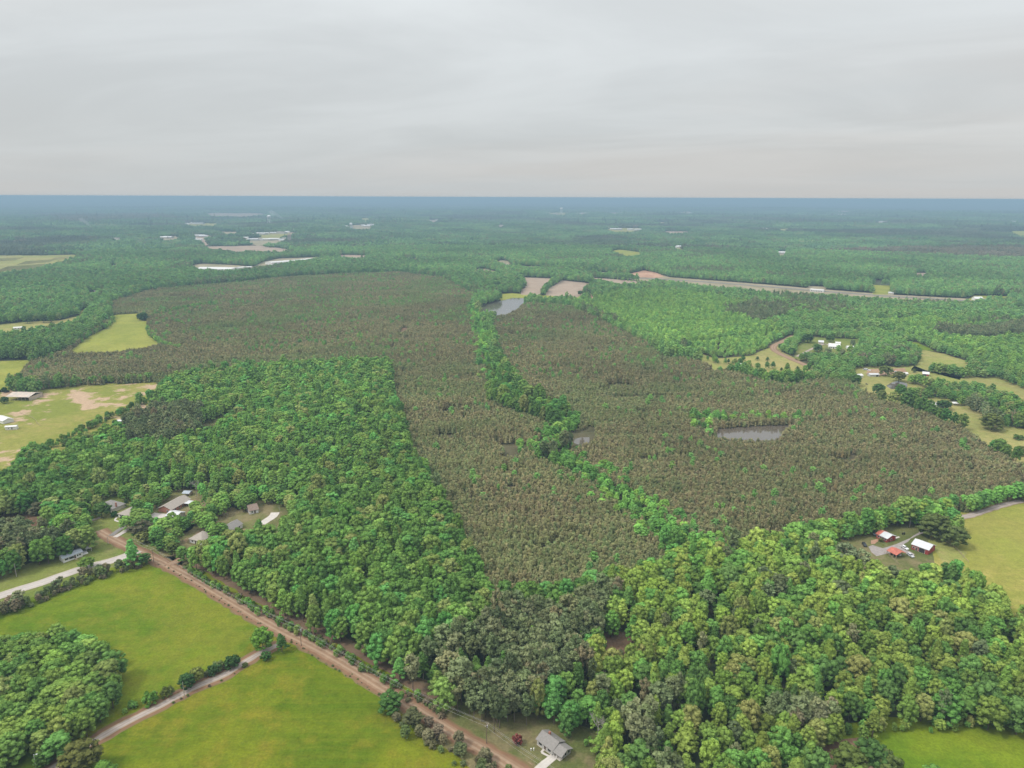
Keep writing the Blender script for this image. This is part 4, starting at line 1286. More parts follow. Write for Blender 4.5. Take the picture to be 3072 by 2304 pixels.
LONE = [
    (790, 1950, 11, 9.5, 'oak', SPRING, 'bright round tree where the lane meets the dirt road'),
    (846, 1955, 10, 6.0, 'poplar', MIDG, 'tall narrow tree beside the dirt road at the lane end'),
    (797, 1980, 4.0, 4.4, 'shrub', MIDG, 'small round bush in the pasture corner at the lane end'),
    (562, 2066, 7.0, 6.8, 'oak', DEEP, 'dark round tree beside the lane pole'),
    (592, 2044, 6.5, 5.5, 'oak', PALEG, 'pale leafy tree just past the dark tree on the lane'),
    (645, 2022, 4.4, 6.0, 'shrub', DEEP, 'low dark bush on the lane before the large bush'),
    (698, 2004, 5.6, 7.0, 'shrub', DEEP, 'large dark bush hiding part of the lane'),
    (452, 2112, 5.5, 6.0, 'shrub', SPRING, 'pale green bush on the lane nearest the grove'),
    (503, 2090, 4.6, 5.0, 'shrub', OLIVE, 'olive bush on the lane between pale bush and dark tree'),
    (735, 2000, 1.8, 2.6, 'shrub', OLIVE, 'tiny bush on the field side of the lane'),
    (250, 2318, 12, 12.5, 'oak', OLIVE, 'broad olive tree at the bottom end of the lane'),
    (132, 2297, 6.0, 6.4, 'oak', MIDG, 'small round tree below the grove by the lamp post'),
    (318, 2345, 8, 8, 'oak', SPRING, 'bright tree cut off by the bottom edge beside the lane'),
    (1172, 2134, 8.5, 9.5, 'oak', MIDG, 'round green tree standing on the field edge of the dirt road'),
    (1238, 2178, 7.0, 7.5, 'pine', PINEG, 'ragged brown green pine at the start of the roadside thicket'),
    (1552, 2232, 4.0, 4.0, 'shrub', RUST, 'dark red sapling on the lawn of the small grey house'),
    (2797, 1614, 16, 17, 'oak', OLIVE, 'great spreading tree beside the red farm track'),
    (2862, 1642, 13, 13, 'oak', OLIVE, 'second spreading tree at the edge of the hay field'),
    (2545, 2335, 13, 12, 'oak', OLIVE, 'olive tree of the clump at the bottom field corner'),
    (2605, 2325, 14, 11, 'oak', MIDG, 'greenest tree of the clump at the bottom field corner'),
    (2580, 2350, 9, 8, 'oak', (0.19, 0.13, 0.085), 'brown leaved tree of the clump at the bottom field corner'),
    (2655, 2345, 12, 10, 'oak', OLIVE, 'outer tree of the clump on the bottom field'),
    (307, 1551, 10, 10, 'oak', MIDG, 'round yard tree in front of the first grey roofed house'),
    (255, 1556, 11, 7.5, 'oak', DEEP, 'dark upright tree left of the round yard tree'),
    (344, 1549, 3.4, 4.4, 'shrub', DEEP, 'clipped dark round bush between the two houses'),
    (374, 1557, 2.4, 5.2, 'shrub', DEEP, 'low dark bush in front of the second house'),
    (380, 1519, 6.5, 3.6, 'poplar', DEEP, 'small dark conical tree behind the houses'),
    (424, 1620, 12, 11, 'pine', PINEG, 'broad grey green pine beside the road bend'),
    (524, 1668, 9, 7.5, 'oak', OLIVE, 'olive tree standing alone beside the dirt road'),
    (483, 1645, 12, 11, 'oak', MIDG, 'full green tree right of the broad pine'),
    (118, 1568, 14, 10, 'pine', PINEG, 'tall pine with bare trunk on the brown yard'),
    (165, 1605, 11, 9, 'oak', (0.16, 0.31, 0.04), 'vivid yellow green tree in the roadside pines'),
    (120, 1690, 10, 9, 'oak', SPRING, 'bright full tree beside the mobile home lawn'),
    (262, 1706, 6.5, 8, 'oak', SPRING, 'light green tree over the pale side road'),
    (436, 1692, 6.5, 7.0, 'oak', MIDG, 'round tree at the corner of the upper pasture'),
    (50, 1815, 7.5, 6.5, 'poplar', SPRING, 'bright leafy tree in the treeline by the side road'),
    (432, 962, 14, 14, 'oak', DEEP, 'dark tree standing at the top of the meadow'),
    (420, 960, 11, 10, 'oak', DEEP, 'smaller dark tree at the top edge of the meadow'),
    (83, 970, 15, 13, 'oak', MIDG, 'large round tree in the tan paddock, leftmost of three'),
    (131, 968, 14, 12, 'oak', MIDG, 'large round tree in the tan paddock, middle of three'),
    (155, 967, 16, 13, 'oak', SPRING, 'large bright tree in the tan paddock, tallest of three'),
    (206, 964, 3.0, 3.0, 'shrub', DEEP, 'single dark bush on the tan paddock'),
    (15, 1210, 7, 8, 'oak', DEEP, 'round dark tree below the open barn'),
    (14, 1178, 6, 5, 'oak', DEEP, 'small dark tree left of the open barn'),
    (96, 1186, 8, 7, 'oak', MIDG, 'green tree at the end of the open barn'),
    (346, 1275, 5, 5, 'oak', MIDG, 'small tree beside the white trailer on the grass strip'),
    (205, 1345, 9, 9, 'oak', MIDG, 'round tree on the lower end of the grass strip'),
    (2185, 1091, 6.5, 5.5, 'poplar', DEEP, 'dark conical tree in the tan pasture left of the bright one'),
    (2228, 1089, 12, 7.5, 'poplar', MIDG, 'tall bright conical tree in the tan pasture by the white shed'),
    (2272, 1081, 5.5, 5.5, 'poplar', DEEP, 'small dark conical tree in the middle of the tan pasture'),
    (2302, 1083, 5.5, 5.5, 'poplar', DEEP, 'small dark conical tree near the curving track'),
    (2318, 1105, 9.5, 7.5, 'poplar', MIDG, 'green conical tree below the curving track'),
    (2361, 1116, 12, 9, 'poplar', SPRING, 'bright pointed tree at the lower end of the tan pasture'),
    (2344, 1114, 5, 4.5, 'poplar', DEEP, 'little dark cone beside the bright pointed tree'),
    (2392, 1110, 5, 5, 'poplar', DEEP, 'little dark cone beside the curving track end'),
    (2375, 1063, 9, 10, 'oak', DEEP, 'dark round tree inside the bend of the track'),
    (2345, 1050, 9, 10, 'oak', MIDG, 'green round tree inside the bend of the track'),
    (2452, 1056, 11, 13, 'oak', MIDG, 'spreading tree above the grey hip roof'),
    (2422, 1028, 13, 15, 'oak', DEEP, 'dark spreading tree beside the drive of the white farmhouse'),
    (2490, 1026, 10, 11, 'oak', MIDG, 'green tree behind the white farmhouse'),
    (2655, 1128, 13, 14, 'oak', OLIVE, 'round tree in the middle of the upper farmyard'),
    (2695, 1145, 12, 13, 'oak', OLIVE, 'olive tree above the small farm pond'),
    (2742, 1118, 5, 4.5, 'oak', OLIVE, 'small tree left of the red barn'),
    (2562, 1158, 14, 15, 'oak', MIDG, 'large tree at the corner of the dark pines and the pasture'),
    (2634, 1186, 13, 11, 'oak', MIDG, 'leafy tree left of the small farm pond'),
    (2700, 1194, 15, 11, 'oak', MIDG, 'tall green tree standing in front of the small farm pond'),
    (2700, 1204, 4, 5, 'shrub', OLIVE, 'low bush under the tall tree by the small pond'),
    (2830, 1227, 9, 12, 'oak', DEEP, 'round dark tree beside the mobile home'),
    (2974, 1290, 15, 18, 'oak', OLIVE, 'large domed tree alone at the edge of the long pasture'),
    (2742, 1220, 5, 6, 'oak', PINEG, 'brownish tree at the edge of the pines below the track'),
    (3060, 1366, 8, 10, 'oak', OLIVE, 'low spreading tree at the pasture end of the pines'),
    (3055, 1318, 4, 9, 'shrub', MIDG, 'patch of bushes on the long pasture'),
    (1741, 886, 10, 11, 'oak', DEEP, 'round dark tree at the corner of the second ploughed field'),
    (1627, 877, 9, 9, 'oak', OLIVE, 'tree between the two ploughed fields'),
    (1627, 888, 7, 9, 'oak', DEEP, 'low tree at the end of the hedgerow by the dam'),
    (2643, 1625, 2.2, 3.0, 'shrub', OLIVE, 'little bush in front of the red house'),
]
for a in LONE:
    lone(*a)
for i in range(26):                                   # bushy growth round the upper farm pond and barn
    px, py = [(2735 + 8 * i, 1150 + 2 * i) if i < 13 else (2795 + 8 * (i - 13), 1116 + 1.2 * (i - 13))][0]
    x_, y_ = at(px + random.uniform(-6, 6), py + random.uniform(-4, 4))
    put('oak_mid', np.array([x_]), np.array([y_]), np.array([random.uniform(.7, 1.1)]), np.array([random.uniform(.55, .85)]), tints('west', 1))
cx_, cy_ = P([(2650, 1075), (2755, 1080)])
for q, (a, b) in enumerate([((2560, 1060), (2740, 1096)), ((2440, 1076), (2620, 1088)), ((2600, 1050), (2735, 1070))]):
    hedge([a, b], 6.5, (8, 15), 'oak_mid', ('west', 'pine', 'pine')[q], 22)

# ------------------------------------------------------------------ the woods: the largest trees singly, the rest as masses
MASS = {
    'oak': ('hardwood_forest', 'closed broadleaf woods behind the nearest trees'),
    'poplar': ('young_hardwood_forest', 'narrow young broadleaf trees mixed through the near woods'),
    'pine': ('pine_forest', 'older brown green pines behind the nearest ones'),
    'sapling': ('pine_plantation', 'brown young pine plantation in the middle of the view'),
    'oak_mid': ('broadleaf_forest', 'green broadleaf woods in the middle distance'),
    'pine_mid': ('distant_pine_forest', 'older pines standing in the middle distance woods'),
    'sapling_mid': ('distant_pine_plantation', 'brown young pine plantation stretching to the long pond'),
    'shrub': ('undergrowth', 'low scrub along road edges and fence lines'),
    'wood_tile': ('distant_forest', 'hazy green woods beyond the highway'),
    'far_tile': ('hazy_forest', 'blue hazy woods below the horizon'),
}


def scatter(name, label, fam, A, idx, rz):
    n = len(A)
    m = bpy.data.meshes.new(name)
    z = terr(A[:, 0], A[:, 1])
    m.vertices.add(n)
    m.vertices.foreach_set('co', np.column_stack([A[:, 0], A[:, 1], z]).astype(np.float32).ravel())
    for nm, ty, dat, key in (('spin', 'FLOAT', rz, 'value'), ('size', 'FLOAT_VECTOR', np.column_stack([A[:, 2], A[:, 2], A[:, 3]]), 'vector'), ('shape', 'INT', idx, 'value'),
                             ('tint', 'FLOAT_COLOR', np.column_stack([A[:, 4:7], np.ones(n)]), 'color')):
        at_ = m.attributes.new(nm, ty, 'POINT')
        at_.data.foreach_set(key, np.ascontiguousarray(dat, np.int32 if ty == 'INT' else np.float32).ravel())
    o = tag(obj(name, m), label, 'woods', None, 'stuff')
    g = bpy.data.node_groups.new(name, 'GeometryNodeTree')
    g.interface.new_socket('Geometry', in_out='INPUT', socket_type='NodeSocketGeometry')
    g.interface.new_socket('Geometry', in_out='OUTPUT', socket_type='NodeSocketGeometry')
    gi, go = g.nodes.new('NodeGroupInput'), g.nodes.new('NodeGroupOutput')
    ci = g.nodes.new('GeometryNodeCollectionInfo')
    ci.inputs['Collection'].default_value = FAM[fam]['col']
    ci.inputs['Separate Children'].default_value = True
    ci.inputs['Reset Children'].default_value = True
    ip = g.nodes.new('GeometryNodeInstanceOnPoints')
    ip.inputs['Pick Instance'].default_value = True

    def na(nm, ty):
        q = g.nodes.new('GeometryNodeInputNamedAttribute')
        q.data_type = ty
        q.inputs['Name'].default_value = nm
        return q.outputs['Attribute']
    cx = g.nodes.new('ShaderNodeCombineXYZ')
    g.links.new(na('spin', 'FLOAT'), cx.inputs[2])
    g.links.new(gi.outputs[0], ip.inputs['Points'])
    g.links.new(ci.outputs[0], ip.inputs['Instance'])
    g.links.new(na('shape', 'INT'), ip.inputs['Instance Index'])
    g.links.new(cx.outputs[0], ip.inputs['Rotation'])
    g.links.new(na('size', 'FLOAT_VECTOR'), ip.inputs['Scale'])
    g.links.new(ip.outputs[0], go.inputs[0])
    md = o.modifiers.new('scatter', 'NODES')
    md.node_group = g
    return o


ALL = {k: np.concatenate(v) for k, v in PTS.items()}
IDX = {k: rng.integers(0, FAM[k]['n'], len(v)) for k, v in ALL.items()}
SPIN = {k: rng.uniform(0, 6.28, len(v)) for k, v in ALL.items()}
for k in ('wood_tile', 'far_tile'):
    SPIN[k] = rng.integers(0, 4, len(ALL[k])) * (math.pi / 2)


def in_frame(fam):
    A = ALL[fam]
    zc_ = FAM[fam]['H'] * A[:, 3]
    px, py = project(A[:, 0], A[:, 1], zc_ * 0.8)
    ok = (px > 4) & (px < PW - 4) & (py < PH - 6)
    dist = np.sqrt(A[:, 0] ** 2 + A[:, 1] ** 2 + CAM_H ** 2)
    return np.where(ok, FAM[fam]['D'] * A[:, 2] * np.sqrt(A[:, 3]) / dist, -1), px, py


def tone_word(c):
    if c[0] > 0.135 and c[0] > c[1] * 0.9:
        return 'brownish olive'
    lum_ = 0.3 * c[0] + 0.6 * c[1]
    return 'pale yellow green' if lum_ > 0.175 else 'mid green' if lum_ > 0.105 else 'dark green'


DROP = {k: np.zeros(len(v), bool) for k, v in ALL.items()}
pool = []
for fam in ('oak', 'poplar'):
    a, px, py = in_frame(fam)
    pool += [(a[i], fam, i, px[i], py[i]) for i in np.argsort(-a)[:420] if a[i] > 0 and ALL[fam][i, 3] * FAM[fam]['H'] > 6.5]
pool.sort(key=lambda q: -q[0])
for a, fam, i, px, py in pool[:max(0, 300 - NTREE)]:
    A = ALL[fam][i]
    DROP[fam][i] = True
    where = 'in the grove left of the lane' if px < 400 and py > 1800 else 'in the woods above the bottom corner field' if px > 2150 else 'in the woods behind the small grey house' if px > 1500 else 'in the woods along the dirt road' if py > 1600 else 'in the nearest woods'
    shape_ = 'rounded' if fam == 'oak' else 'narrow'
    lb = '%s %s broadleaf crown %s' % (shape_, tone_word(A[4:7]), where)
    plant_tree(A[0], A[1], fam, int(IDX[fam][i]), A[2], A[3], float(SPIN[fam][i]), A[4:7], 'broadleaf_tree', lb, 'tree', lb.replace(' broadleaf crown', ' broadleaf trees'))
for fam, nm, lb0, cat in (('pine', 'pine_tree', 'older brown green pine ', 'pine tree'), ('sapling', 'young_pine', 'young brown pine at the near tip of the plantation', 'young pine')):
    a, px, py = in_frame(fam)
    got = sum(1 for q in LONE if q[4] == fam)
    for i in np.argsort(-a)[:300 - got]:
        if a[i] < 0:
            continue
        A = ALL[fam][i]
        DROP[fam][i] = True
        lb = lb0
        if fam == 'pine':
            lb += 'in the treeline above the upper pasture' if px[i] < 700 else 'in the pine block above the small grey house' if px[i] < 1800 and py[i] < 2200 else 'among the broadleaf trees near the bottom edge'
        plant_tree(A[0], A[1], fam, int(IDX[fam][i]), A[2], A[3], float(SPIN[fam][i]), A[4:7], nm, lb, cat, lb + ' group')
for fam, (nm, lb) in MASS.items():
    k = ~DROP[fam]
    scatter(nm, lb, fam, ALL[fam][k], IDX[fam][k], SPIN[fam][k])
print('TREES', {k: len(v) for k, v in ALL.items()}, 'lone', len(LONE))


# ------------------------------------------------------------------ buildings
def frame(A, B, z):
    """ground frame from two pixels of an eave (height z): origin, heading and length"""
    a, b = at(A[0], A[1], z), at(B[0], B[1], z)
    return a, math.atan2(b[1] - a[1], b[0] - a[0]), math.dist(a, b)


def opening(parent, kind, x, z, w, h, y, mat, ax='y', frame_mat=None, t=0.05):
    """a window or door standing just proud of a wall; y is the wall plane"""
    fm = frame_mat or TRIM
    s = -1 if ax in ('y', 'x0') else 1

    def bx(m, e, d0, d1):
        lo, hi = sorted((y + s * d0, y + s * d1))
        if ax in ('y', 'Y'):
            m.box(x - w / 2 - e, x + w / 2 + e, lo, hi, z - e, z + h + e)
        else:
            m.box(lo, hi, x - w / 2 - e, x + w / 2 + e, z - e, z + h + e)
        return m
    p = bx(MB(), 0, 0.004, t + 0.02).build(kind, mat, parent)
    bx(MB(), 0.10, 0.002, t).build('frame', fm, p)
    return p


def gable_wall(L, W_, e, rise, x0=0.0, y0=0.0):
    return MB().extrude_x([(y0, 0), (y0 + W_, 0), (y0 + W_, e), (y0 + W_ / 2, e + rise), (y0, e)], x0, x0 + L)


def gable_roof(L, W_, e, rise, o=0.45, th=0.16, x0=0.0, y0=0.0):
    sl = rise / (W_ / 2)
    z0 = e - o * sl
    up = 0.03
    pr = [(y0 - o, z0 + up), (y0 + W_ / 2, e + rise + up), (y0 + W_ + o, z0 + up), (y0 + W_ + o, z0 + th + up), (y0 + W_ / 2, e + rise + th + up + 0.04), (y0 - o, z0 + th + up)]
    m = MB()
    n = 6
    v = [(x0 - o, a, b) for a, b in pr] + [(x0 + L + o, a, b) for a, b in pr]
    f = [(0, 1, n + 1, n), (1, 2, n + 2, n + 1), (2, 3, n + 3, n + 2), (3, 4, n + 4, n + 3), (4, 5, n + 5, n + 4), (5, 0, n, n + 5), (0, 5, 4, 1), (1, 4, 3, 2), (n, n + 1, n + 4, n + 5), (n + 1, n + 2, n + 3, n + 4)]
    return m.add(v, f)


def hip_roof(L, W_, e, rise, o=0.5, x0=0.0, y0=0.0):
    a, b, c, d = x0 - o, x0 + L + o, y0 - o, y0 + W_ + o
    k = min((L + 2 * o) / 2 * 0.98, (W_ + 2 * o) / 2)
    m_ = (c + d) / 2
    v = [(a, c, e), (b, c, e), (b, d, e), (a, d, e), (a + k, m_, e + rise), (b - k, m_, e + rise), (a, c, e - 0.18), (b, c, e - 0.18), (b, d, e - 0.18), (a, d, e - 0.18)]
    f = [(0, 1, 5, 4), (1, 2, 5), (2, 3, 4, 5), (3, 0, 4), (6, 7, 1, 0), (7, 8, 2, 1), (8, 9, 3, 2), (9, 6, 0, 3), (9, 8, 7, 6)]
    return MB().add(v, f)


def house(name, label, A, B, W_, e=2.6, rise=2.0, wall=WHITE, roof=SHINGLE, hip=False, cat='house', front=(), side=(), zpix=None, chimney=None, group=None, flip=False):
    """A, B: pixels of the ends of the eave nearest the camera. front: (kind, fraction, sill, width, height)"""
    a, rz, L = frame(A, B, e if zpix is None else zpix)
    o = thing(name, label, cat, (a[0], a[1], float(terr(*a)) + 0.02), rz, group)
    y0 = -W_ if flip else 0.0
    if hip:
        MB().box(0, L, y0, y0 + W_, 0, e - 0.03).build('wall', wall, o)
        r_ = hip_roof(L, W_, e, rise, 0.5, 0, y0).build('roof', roof, o)
    else:
        gable_wall(L, W_, e, rise, 0, y0).build('wall', wall, o)
        r_ = gable_roof(L, W_, e, rise, 0.45, 0.16, 0, y0).build('roof', roof, o)
    if not hip:
        MB().extrude_x([(y0 + W_ / 2 - 0.28, e + rise + 0.10), (y0 + W_ / 2 + 0.28, e + rise + 0.10), (y0 + W_ / 2, e + rise + 0.31)], -0.4, L + 0.4).build('ridge_cap', roof, r_)
    if L < 40 and rise > 1.2:
        for fx in (0.3, 0.7):
            MB().tube((fx * L, y0 + W_ * 0.68, e + rise * 0.5), (fx * L, y0 + W_ * 0.68, e + rise * 0.64 + 0.55), 0.09, 0.09, 6).build('vent_pipe', STEEL, r_)
    if chimney:
        cx, cy = chimney
        MB().box(cx * L - 0.4, cx * L + 0.4, y0 + cy * W_ - 0.4, y0 + cy * W_ + 0.4, e, e + rise + 0.9).build('chimney', BRICK, r_)
    for kind, fx, z, w, h in front:
        opening(o, kind, fx * L, z, w, h, y0, GLASS if kind == 'window' else DOORM if kind == 'door' else DARK, 'y')
    for kind, fy, z, w, h in side:
        opening(o, kind, y0 + fy * W_, z, w, h, L, GLASS if kind == 'window' else DOORM if kind == 'door' else DARK, 'X')
        if kind == 'window':
            opening(o, kind, y0 + fy * W_, z, w, h, 0, GLASS, 'x0')
    return o, L


def shed_open(name, label, A, B, W_, e, rise, roof, zpix=None, walls=None, cat='shed', bays=3, posts=True):
    a, rz, L = frame(A, B, e if zpix is None else zpix)
    o = thing(name, label, cat, (a[0], a[1], float(terr(*a)) + 0.02), rz)
    gable_roof(L, W_, e, rise, 0.4, 0.12).build('roof', roof, o)
    for i in range(bays + 1):
        for yy in (0.1, W_ - 0.1):
            MB().box(L * i / bays - 0.12, L * i / bays + 0.12, yy - 0.12, yy + 0.12, 0, e).build('post', WOOD, o)
    if walls:
        MB().box(0.05, L - 0.05, W_ - 0.30, W_ - 0.22, 0, e - 0.05).build('back_wall', walls, o)
        MB().box(L - 0.2, L - 0.13, 0.25, W_ - 0.4, 0, e - 0.05).build('side_wall', walls, o)
    return o, L


# the small grey house at the bottom
o, L = house('house', 'small grey house with grey shingle roof and carport wing on the worn lawn', (1611, 2217), (1658, 2251), 6.8, 2.5, 1.75, GREYSIDE, SHINGLE,
             front=[('window', 0.17, 0.9, 0.9, 1.3), ('window', 0.27, 0.9, 0.9, 1.3), ('door', 0.52, 0.15, 1.0, 2.1), ('window', 0.74, 0.9, 0.8, 1.3), ('window', 0.84, 0.9, 0.8, 1.3)], side=[('window', 0.5, 3.1, 0.7, 0.7)], chimney=(0.35, 0.62))
ew = 4.0
gable_wall(ew - 0.02, 4.4, 2.3, 1.15, L + 0.02, 1.8).build('wing_wall', GREYSIDE, o)
gable_roof(ew - 0.05, 6.2, 2.32, 1.35, 0.4, 0.16, L + 0.5, 0.0).build('wing_roof', SHINGLE, o)
for xx in (L + 0.6, L + ew / 2, L + ew - 0.3):
    MB().box(xx - 0.09, xx + 0.09, 0.0, 0.18, 0, 2.1).build('post', TRIM, o)
MB().box(L + 0.05, L + ew, -0.2, 1.75, 0.0, 0.12).build('porch_floor', MATS['concrete'], o)
opening(o, 'door', L + 1.1, 0.15, 1.0, 1.9, 1.8, DOORM)
opening(o, 'window', L + 2.7, 0.9, 1.1, 1.0, 1.8, GLASS)
for fy in (2.9, 4.9):
    opening(o, 'window', fy, 0.9, 0.9, 1.2, L + ew, GLASS, 'X')
MB().box(0.2, L - 0.2, -0.28, -0.18, 0.0, 0.45).build('foundation', MATS['concrete'], o)

# houses by the road bend
house('house', 'first grey roofed house half hidden by the round yard tree', (289, 1518), (333, 1529), 11, 2.7, 2.4, CREAM, SHINGLE, hip=True, front=[('window', 0.3, 0.9, 1.1, 1.3), ('window', 0.55, 0.9, 1.1, 1.3), ('garage_door', 0.86, 0.1, 3.2, 2.2)], chimney=(0.97, 0.4))
house('house', 'second grey hip roofed house with the curved path', (354, 1541), (395, 1549), 11, 2.7, 2.3, WHITE, TANSHINGLE, hip=True, front=[('window', 0.2, 0.9, 1.0, 1.3), ('door', 0.42, 0.1, 1.0, 2.1), ('window', 0.66, 0.9, 1.3, 1.3), ('window', 0.85, 0.9, 1.0, 1.3)])
o, L = house('house', 'long tan roofed brick house with a covered porch', (513, 1530), (571, 1497), 10.5, 2.7, 2.3, BRICK, TANSHINGLE, front=[('window', 0.2, 0.9, 1.1, 1.2), ('window', 0.42, 0.9, 1.1, 1.2), ('door', 0.58, 0.1, 1.0, 2.1)], side=[('window', 0.3, 0.9, 1, 1.2)])
MB().box(L * 0.62, L * 0.9, -4.4, -0.5, 2.5, 2.66).build('porch_roof', GALV, o)
for xx in (0.64, 0.88):
    MB().box(L * xx - 0.1, L * xx + 0.1, -4.2, -4.0, 0, 2.5).build('porch_post', TRIM, o)
house('garage', 'pale garage with light metal roof in front of the long brick house', (497, 1547), (527, 1552), 8.5, 3.2, 1.5, CREAM, GALV, cat='garage', front=[('window', 0.5, 1.3, 0.9, 0.8)], side=[('window', 0.5, 1.2, 0.9, 1.0)])
house('house', 'grey gabled house with white trim among the trees', (690, 1594), (727, 1571), 8.5, 2.6, 2.2, WHITE, SHINGLE, front=[('window', 0.25, 0.9, 1, 1.2), ('door', 0.5, 0.1, 1, 2.1), ('window', 0.75, 0.9, 1, 1.2)], side=[('window', 0.5, 0.9, 1, 1.2)])
house('house', 'low tan hip roofed house just behind the roadside woods', (568, 1616), (604, 1624), 11, 2.7, 2.2, WHITE, TANSHINGLE, hip=True, front=[('window', 0.25, 0.9, 1.1, 1.2), ('door', 0.5, 0.1, 1.0, 2.1), ('window', 0.78, 0.9, 1.1, 1.2)])
house('house', 'brown roofed house mostly hidden by trees near the pale driveway', (748, 1533), (775, 1527), 9, 2.7, 2.4, WHITE, BROWNSHINGLE, front=[('window', 0.3, 0.9, 1, 1.2), ('door', 0.6, 0.1, 1, 2.1)])
shed_open('shed', 'dark low shed at the edge of the woods behind the long house', (547, 1480), (566, 1481), 5, 2.2, 0.8, BLUEGREY, walls=WOOD)
o, L = house('mobile_home', 'white mobile home with blue grey metal roof on the roadside lawn', (191, 1688), (249, 1667), 6.0, 2.9, 0.9, WHITE, BLUEGREY, cat='mobile home', zpix=0.3,
             front=[('window', 0.13, 1.2, 1.1, 1.1), ('window', 0.22, 1.2, 1.0, 1.1), ('window', 0.42, 1.0, 2.6, 1.3), ('door', 0.60, 0.5, 1.0, 2.0), ('window', 0.74, 1.2, 0.8, 1.1), ('window', 0.86, 1.2, 0.8, 1.1)])
MB().box(L + 0.3, L + 3.4, 1.0, 5.0, 0.0, 0.7).build('deck', TRIM, o)
MB().box(L * 0.55, L * 0.65, -1.8, -0.1, 0.0, 0.4).build('steps', WOOD, o)
x, y = at(267, 1652)
o = thing('garden_gazebo', 'small white gazebo beside the mobile home', 'gazebo', (x, y, 0.03), 0.5)
for sx in (-1, 1):
    for sy in (-1, 1):
        MB().box(sx * 1.3 - 0.08, sx * 1.3 + 0.08, sy * 1.3 - 0.08, sy * 1.3 + 0.08, 0, 2.2).build('post', TRIM, o)
hip_roof(2.6, 2.6, 2.25, 1.0, 0.35, -1.3, -1.3).build('roof', WHITEROOF, o)
# left pasture
o, L = shed_open('barn', 'long open barn with weathered grey roof at the pasture edge', (18, 1190), (86, 1192), 20, 4.2, 2.2, RUSTY, walls=RUSTY, cat='barn', bays=6)
house('trailer', 'white box trailer on the bare pasture', (16, 1290), (50, 1288), 4.0, 3.0, 0.5, WHITE, WHITEROOF, cat='trailer', zpix=0.2, front=[('window', 0.3, 1.3, 0.8, 0.7), ('door', 0.6, 0.4, 0.9, 1.9)])
house('trailer', 'white trailer house on the grass strip beside the hedge', (352, 1273), (377, 1271), 5.0, 3.0, 0.7, WHITE, WHITEROOF, cat='trailer', zpix=0.2, front=[('window', 0.25, 1.2, 0.9, 0.8), ('door', 0.5, 0.4, 0.9, 1.9), ('window', 0.75, 1.2, 0.9, 0.8)])
house('house', 'white building cut off by the left edge above the trailer', (-22, 1262), (10, 1272), 9.0, 3.0, 1.6, WHITE, WHITEROOF, zpix=0.2, flip=False)
house('shed', 'white shed roof glimpsed through pines below the grass strip', (240, 1318), (262, 1316), 5, 2.5, 0.8, WHITE, WHITEROOF, cat='shed')
# upper left
house('mobile_home', 'white mobile home on the tan paddock at the left edge', (40, 984), (71, 982), 7, 3.0, 0.9, WHITE, WHITEROOF, cat='mobile home', front=[('window', 0.2, 1.2, 1, 1), ('window', 0.5, 1.2, 1.6, 1), ('door', 0.72, 0.3, 1, 2)])
house('house', 'pale roofed house in the trees behind the tan paddock', (257, 936), (273, 934), 10, 2.8, 2.4, CREAM, GALV, front=[('window', 0.3, 0.9, 1.2, 1.2), ('door', 0.6, 0.1, 1, 2.1)])
house('house', 'purple brown roofed house at the edge of the far plantation', (283, 877), (305, 876), 12, 3.0, 3.2, BRICK, PURPLESHINGLE, front=[('window', 0.2, 0.9, 1.4, 1.4), ('door', 0.5, 0.1, 1.2, 2.1), ('window', 0.8, 0.9, 1.4, 1.4)])
# right farm
o, L = house('red_house', 'long red walled house with pale metal roof and red end', (2630, 1601), (2662, 1616), 8.0, 2.8, 1.5, REDWALL, GALV, front=[('window', 0.2, 1.0, 1.0, 1.1), ('door', 0.42, 0.2, 1.0, 2.1), ('window', 0.62, 1.0, 1.3, 1.1), ('window', 0.85, 1.0, 1.0, 1.1)], side=[('window', 0.5, 1.0, 1.0, 1.1)])
gable_roof(L * 0.24, 8.0, 2.86, 1.5, 0.47, 0.17, -0.2, 0).build('end_roof', REDROOF, o)
o, L = house('red_barn', 'red barn with grey metal roof beside the spreading trees', (2736, 1632), (2786, 1650), 9.5, 3.4, 1.9, REDWALL, GALV, cat='barn', front=[('window', 0.12, 1.2, 1.0, 1.0), ('door', 0.3, 0.1, 1.2, 2.2), ('barn_door', 0.62, 0.1, 3.4, 2.8)], side=[('window', 0.5, 3.4, 1, 1)])
o, L = shed_open('carport', 'open carport with bright red metal roof in the gravel yard', (2662, 1651), (2689, 1665), 7.5, 2.6, 1.2, REDROOF, cat='carport')
for i, yy in enumerate((1.4, 4.4)):
    MB().box(1.0 + i * 0.8, 4.6 + i * 0.6, yy, yy + 1.6, 0.25, 1.4).build('stored_crate', (DARK, GREYSIDE)[i], o)
# upper right farm
house('white_farmhouse', 'white farmhouse with pale gabled roof on the upper lawn', (2487, 1039), (2521, 1041), 12, 3.0, 3.4, WHITE, WHITEROOF, cat='farmhouse', front=[('window', 0.2, 0.9, 1.4, 1.4), ('door', 0.42, 0.1, 1.4, 2.2), ('window', 0.65, 0.9, 1.6, 1.4), ('window', 0.86, 0.9, 1.2, 1.4)], chimney=(0.3, 0.5))
house('shed', 'low white roofed shed right of the white farmhouse', (2543, 1042), (2571, 1043), 9, 2.8, 1.3, WHITE, WHITEROOF, cat='shed', front=[('opening', 0.5, 0.1, 4, 2.3)])
house('garage', 'white garage behind the white farmhouse', (2507, 1029), (2522, 1030), 7, 2.6, 1.2, WHITE, WHITEROOF, cat='garage')
house('house', 'pale house at the top of the drive left of the white farmhouse', (2456, 1026), (2471, 1027), 8, 3.2, 1.8, CREAM, GALV, front=[('window', 0.3, 1.0, 1.2, 1.2), ('window', 0.7, 1.0, 1.2, 1.2)])
